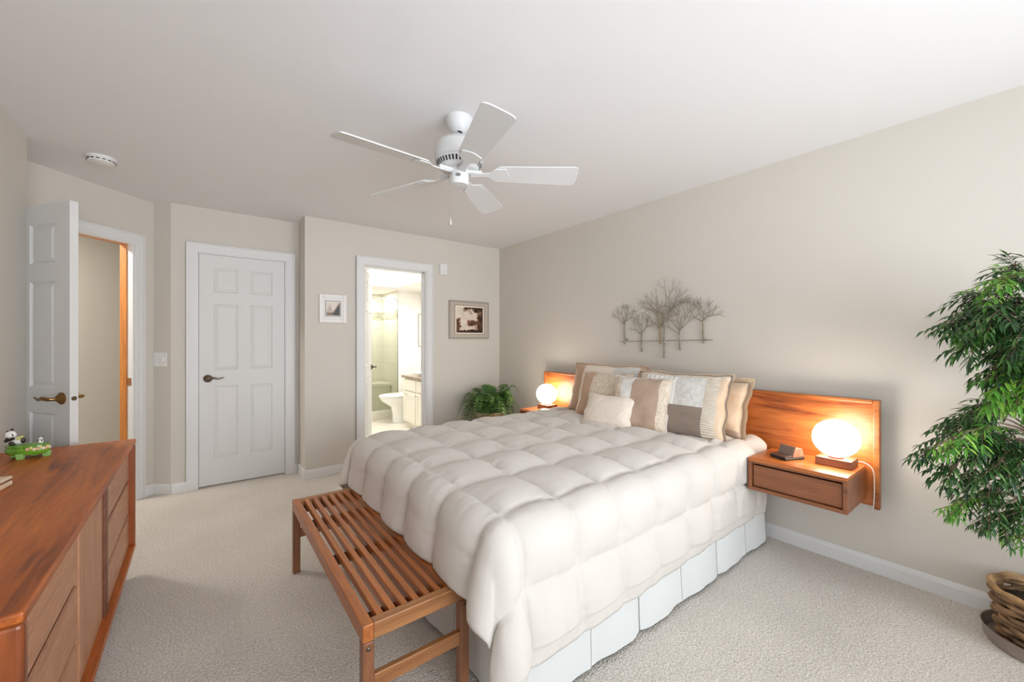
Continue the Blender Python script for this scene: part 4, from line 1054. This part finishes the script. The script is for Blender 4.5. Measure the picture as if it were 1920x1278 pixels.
def tree():
    t = thing('indoor_tree', 'tall leafy green tree growing from the wicker basket at the right edge', 'tree', (PX, PY, .19))
    M_l1 = leaf_mat('leaf_green', srgb(22, 50, 24), srgb(44, 86, 36), srgb(88, 126, 60))
    M_l2 = leaf_mat('leaf_bright', srgb(54, 110, 34), srgb(96, 156, 48), srgb(140, 178, 70))
    M_bark = pbr('bark', srgb(120, 98, 80), .8, bump=.6, bscale=30)
    rnd = random.Random(21)
    tk = MB()
    tk.tube([(0, 0, -.01), (.012, .01, .25), (-.01, .0, .55), (.01, .01, .85), (0, 0, 1.2)], [.020, .017, .014, .012, .006], 10)
    tk.tube([(.04, .02, -.01), (.03, -.01, .3), (.02, .02, .6), (.0, .01, .9)], [.014, .012, .009, .006], 8)
    tk.done('trunk', M_bark, t, smooth=True)
    def leaflet(mb, p, d, up, L_, w_):
        sd = d.cross(up); sd = sd.normalized() if sd.length > 1e-6 else Vector((1, 0, 0)); nrm = sd.cross(d)
        prof = [(.0, .12), (.22, .8), (.42, 1.0), (.55, .72), (.62, .85), (.8, .4), (1, 0)]
        top = []; bot = []; mid = []
        for u, k in prof:
            c = p+d*(u*L_)-nrm*(L_*.22*u*u)
            mid.append(mb.bm.verts.new(c)); 
            if k > 0:
                top.append(mb.bm.verts.new(c+sd*w_*k+nrm*w_*k*.35)); bot.append(mb.bm.verts.new(c-sd*w_*k+nrm*w_*k*.35))
        for i in range(len(top)-1):
            mb._f([mid[i], mid[i+1], top[i+1], top[i]]); mb._f([mid[i+1], mid[i], bot[i], bot[i+1]])
        mb._f([mid[-2], mid[-1], top[-1]]); mb._f([mid[-1], mid[-2], bot[-1]])
    def sprig(mb, p, d, L_):
        d = d.normalized(); up = Vector((0, 0, 1)); sd = d.cross(up); sd = sd.normalized() if sd.length > 1e-4 else Vector((1, 0, 0))
        n = rnd.choice((3, 4, 4)); pts = [p]; dd = d.copy()
        for i in range(n):
            dd = (dd+Vector((0, 0, -.10))).normalized(); pts.append(pts[-1]+dd*L_/n)
        mb.mi = 1; mb.tube(pts, .0012, 3, cap=False); mb.mi = 0
        for i in range(1, n+1):
            for s in (-1, 1):
                q = (dd*.65+sd*s*.75+Vector((0, 0, rnd.uniform(-.35, .15)))).normalized()
                leaflet(mb, pts[i], q, up, L_*rnd.uniform(.38, .56), L_*rnd.uniform(.045, .07))
        leaflet(mb, pts[-1], dd, up, L_*.55, L_*.06)
    # branch tips in room coordinates, height where the branch leaves the trunk, sprig length, bright?
    top = [(x, y, z-.05 if z > 1.5 else z-.03) for x, y, z in [(2.409, .235, 1.369), (2.42, .189, 1.255), (2.539, .198, 1.458), (2.466, .128, 1.15), (2.474, .122, 1.532), (2.70, .082, 1.597), (2.391, .06, 1.277), (2.32, .114, 1.377), (2.743, .105, 1.184), (2.601, .025, 1.574), (2.715, .164, 1.348), (2.494, -.019, 1.436), (2.744, -.06, 1.32), (2.462, .005, 1.177),
           (2.44, .15, 1.43), (2.55, .10, 1.36), (2.50, .18, 1.33), (2.58, .12, 1.24), (2.60, .06, 1.44), (2.84, .16, 1.42), (2.86, -.12, 1.40), (2.60, -.22, 1.36), (2.46, -.16, 1.30), (2.80, .10, 1.30)]]
    midd = [(2.346, .283, .795), (2.331, .232, .735), (2.479, .193, .693), (2.512, .219, .916), (2.314, .244, .863), (2.479, .143, .987), (2.413, .106, .762), (2.56, .077, .72), (2.706, .133, .835), (2.494, -.019, .859), (2.694, -.046, .937), (2.44, .16, .87), (2.52, .10, .84), (2.60, -.22, .86), (2.84, -.14, .84), (2.82, .14, .93)]
    low = [(2.438, .212, .571), (2.539, .198, .60), (2.449, .141, .544), (2.505, .123, .653), (2.53, .083, .565), (2.55, .104, .50), (2.60, .047, .47), (2.593, -.032, .577), (2.60, -.18, .58), (2.84, -.10, .55)]
    gold = [(2.42, .072, 1.06), (2.40, .046, 1.03), (2.44, .06, 1.12)]
    jobs = [(p, min(p[2]-.10+rnd.uniform(-.06, .06), 1.30), .098, 0) for p in top]+[(p, .66+rnd.uniform(-.05, .08), .095, 0) for p in midd]+[(p, .36+rnd.uniform(-.04, .06), .075, 0) for p in low]+[(p, .95, .11, 1) for p in gold]
    for k, (tip, z0, ss, br) in enumerate(jobs):
        T = Vector((tip[0]-PX, tip[1]-PY, tip[2]-.19))
        z0 = min(z0-.0, T.z+.12); z0 = min(z0, 1.15)
        A = Vector((0, 0, z0)); n = 9
        hd = Vector((T.x, T.y, 0)); ln = max(hd.length, .05); hd = hd/ln; sd_ = Vector((-hd.y, hd.x, 0))
        top_z = max(z0, T.z)+.06*ln/.4
        pts = []
        for i in range(n+1):
            u = i/n
            zz = (1-u)**2*z0+2*u*(1-u)*(2*top_z-(z0+T.z)/2)+u*u*T.z
            pts.append(Vector((T.x*u, T.y*u, zz))+sd_*(.03*math.sin(u*PI)*math.sin(k*2.3)))
        mb = MB(); mb.mi = 1; mb.tube(pts, [.0045*(1-.75*i/n) for i in range(n+1)], 5, cap=False); mb.mi = 0
        few = .45 < tip[2] < 1.0
        for i in range(4, n+1):
            for q_ in range((2 if few and i % 2 else 3) if i < n else 4):
                fw = (pts[i]-pts[i-1]).normalized()
                d = fw*.9+sd_*rnd.uniform(-.9, .9)+Vector((0, 0, rnd.uniform(-.55, .35)))
                q = pts[i]+d.normalized()*ss*1.6
                if PX+q.x > 2.90: d.x = -abs(d.x)*1.2
                sprig(mb, pts[i]-fw*ss*.9 if i == n else pts[i], d, ss*rnd.uniform(.75, 1.1))
        for v in mb.bm.verts:
            if PX+v.co.x > 2.935: v.co.x = 2.935-PX-rnd.uniform(0, .01)
        mb.done('branch', [M_l2 if br or (k % 6 == 4) else M_l1, M_bark], t, recalc=False)
tree()
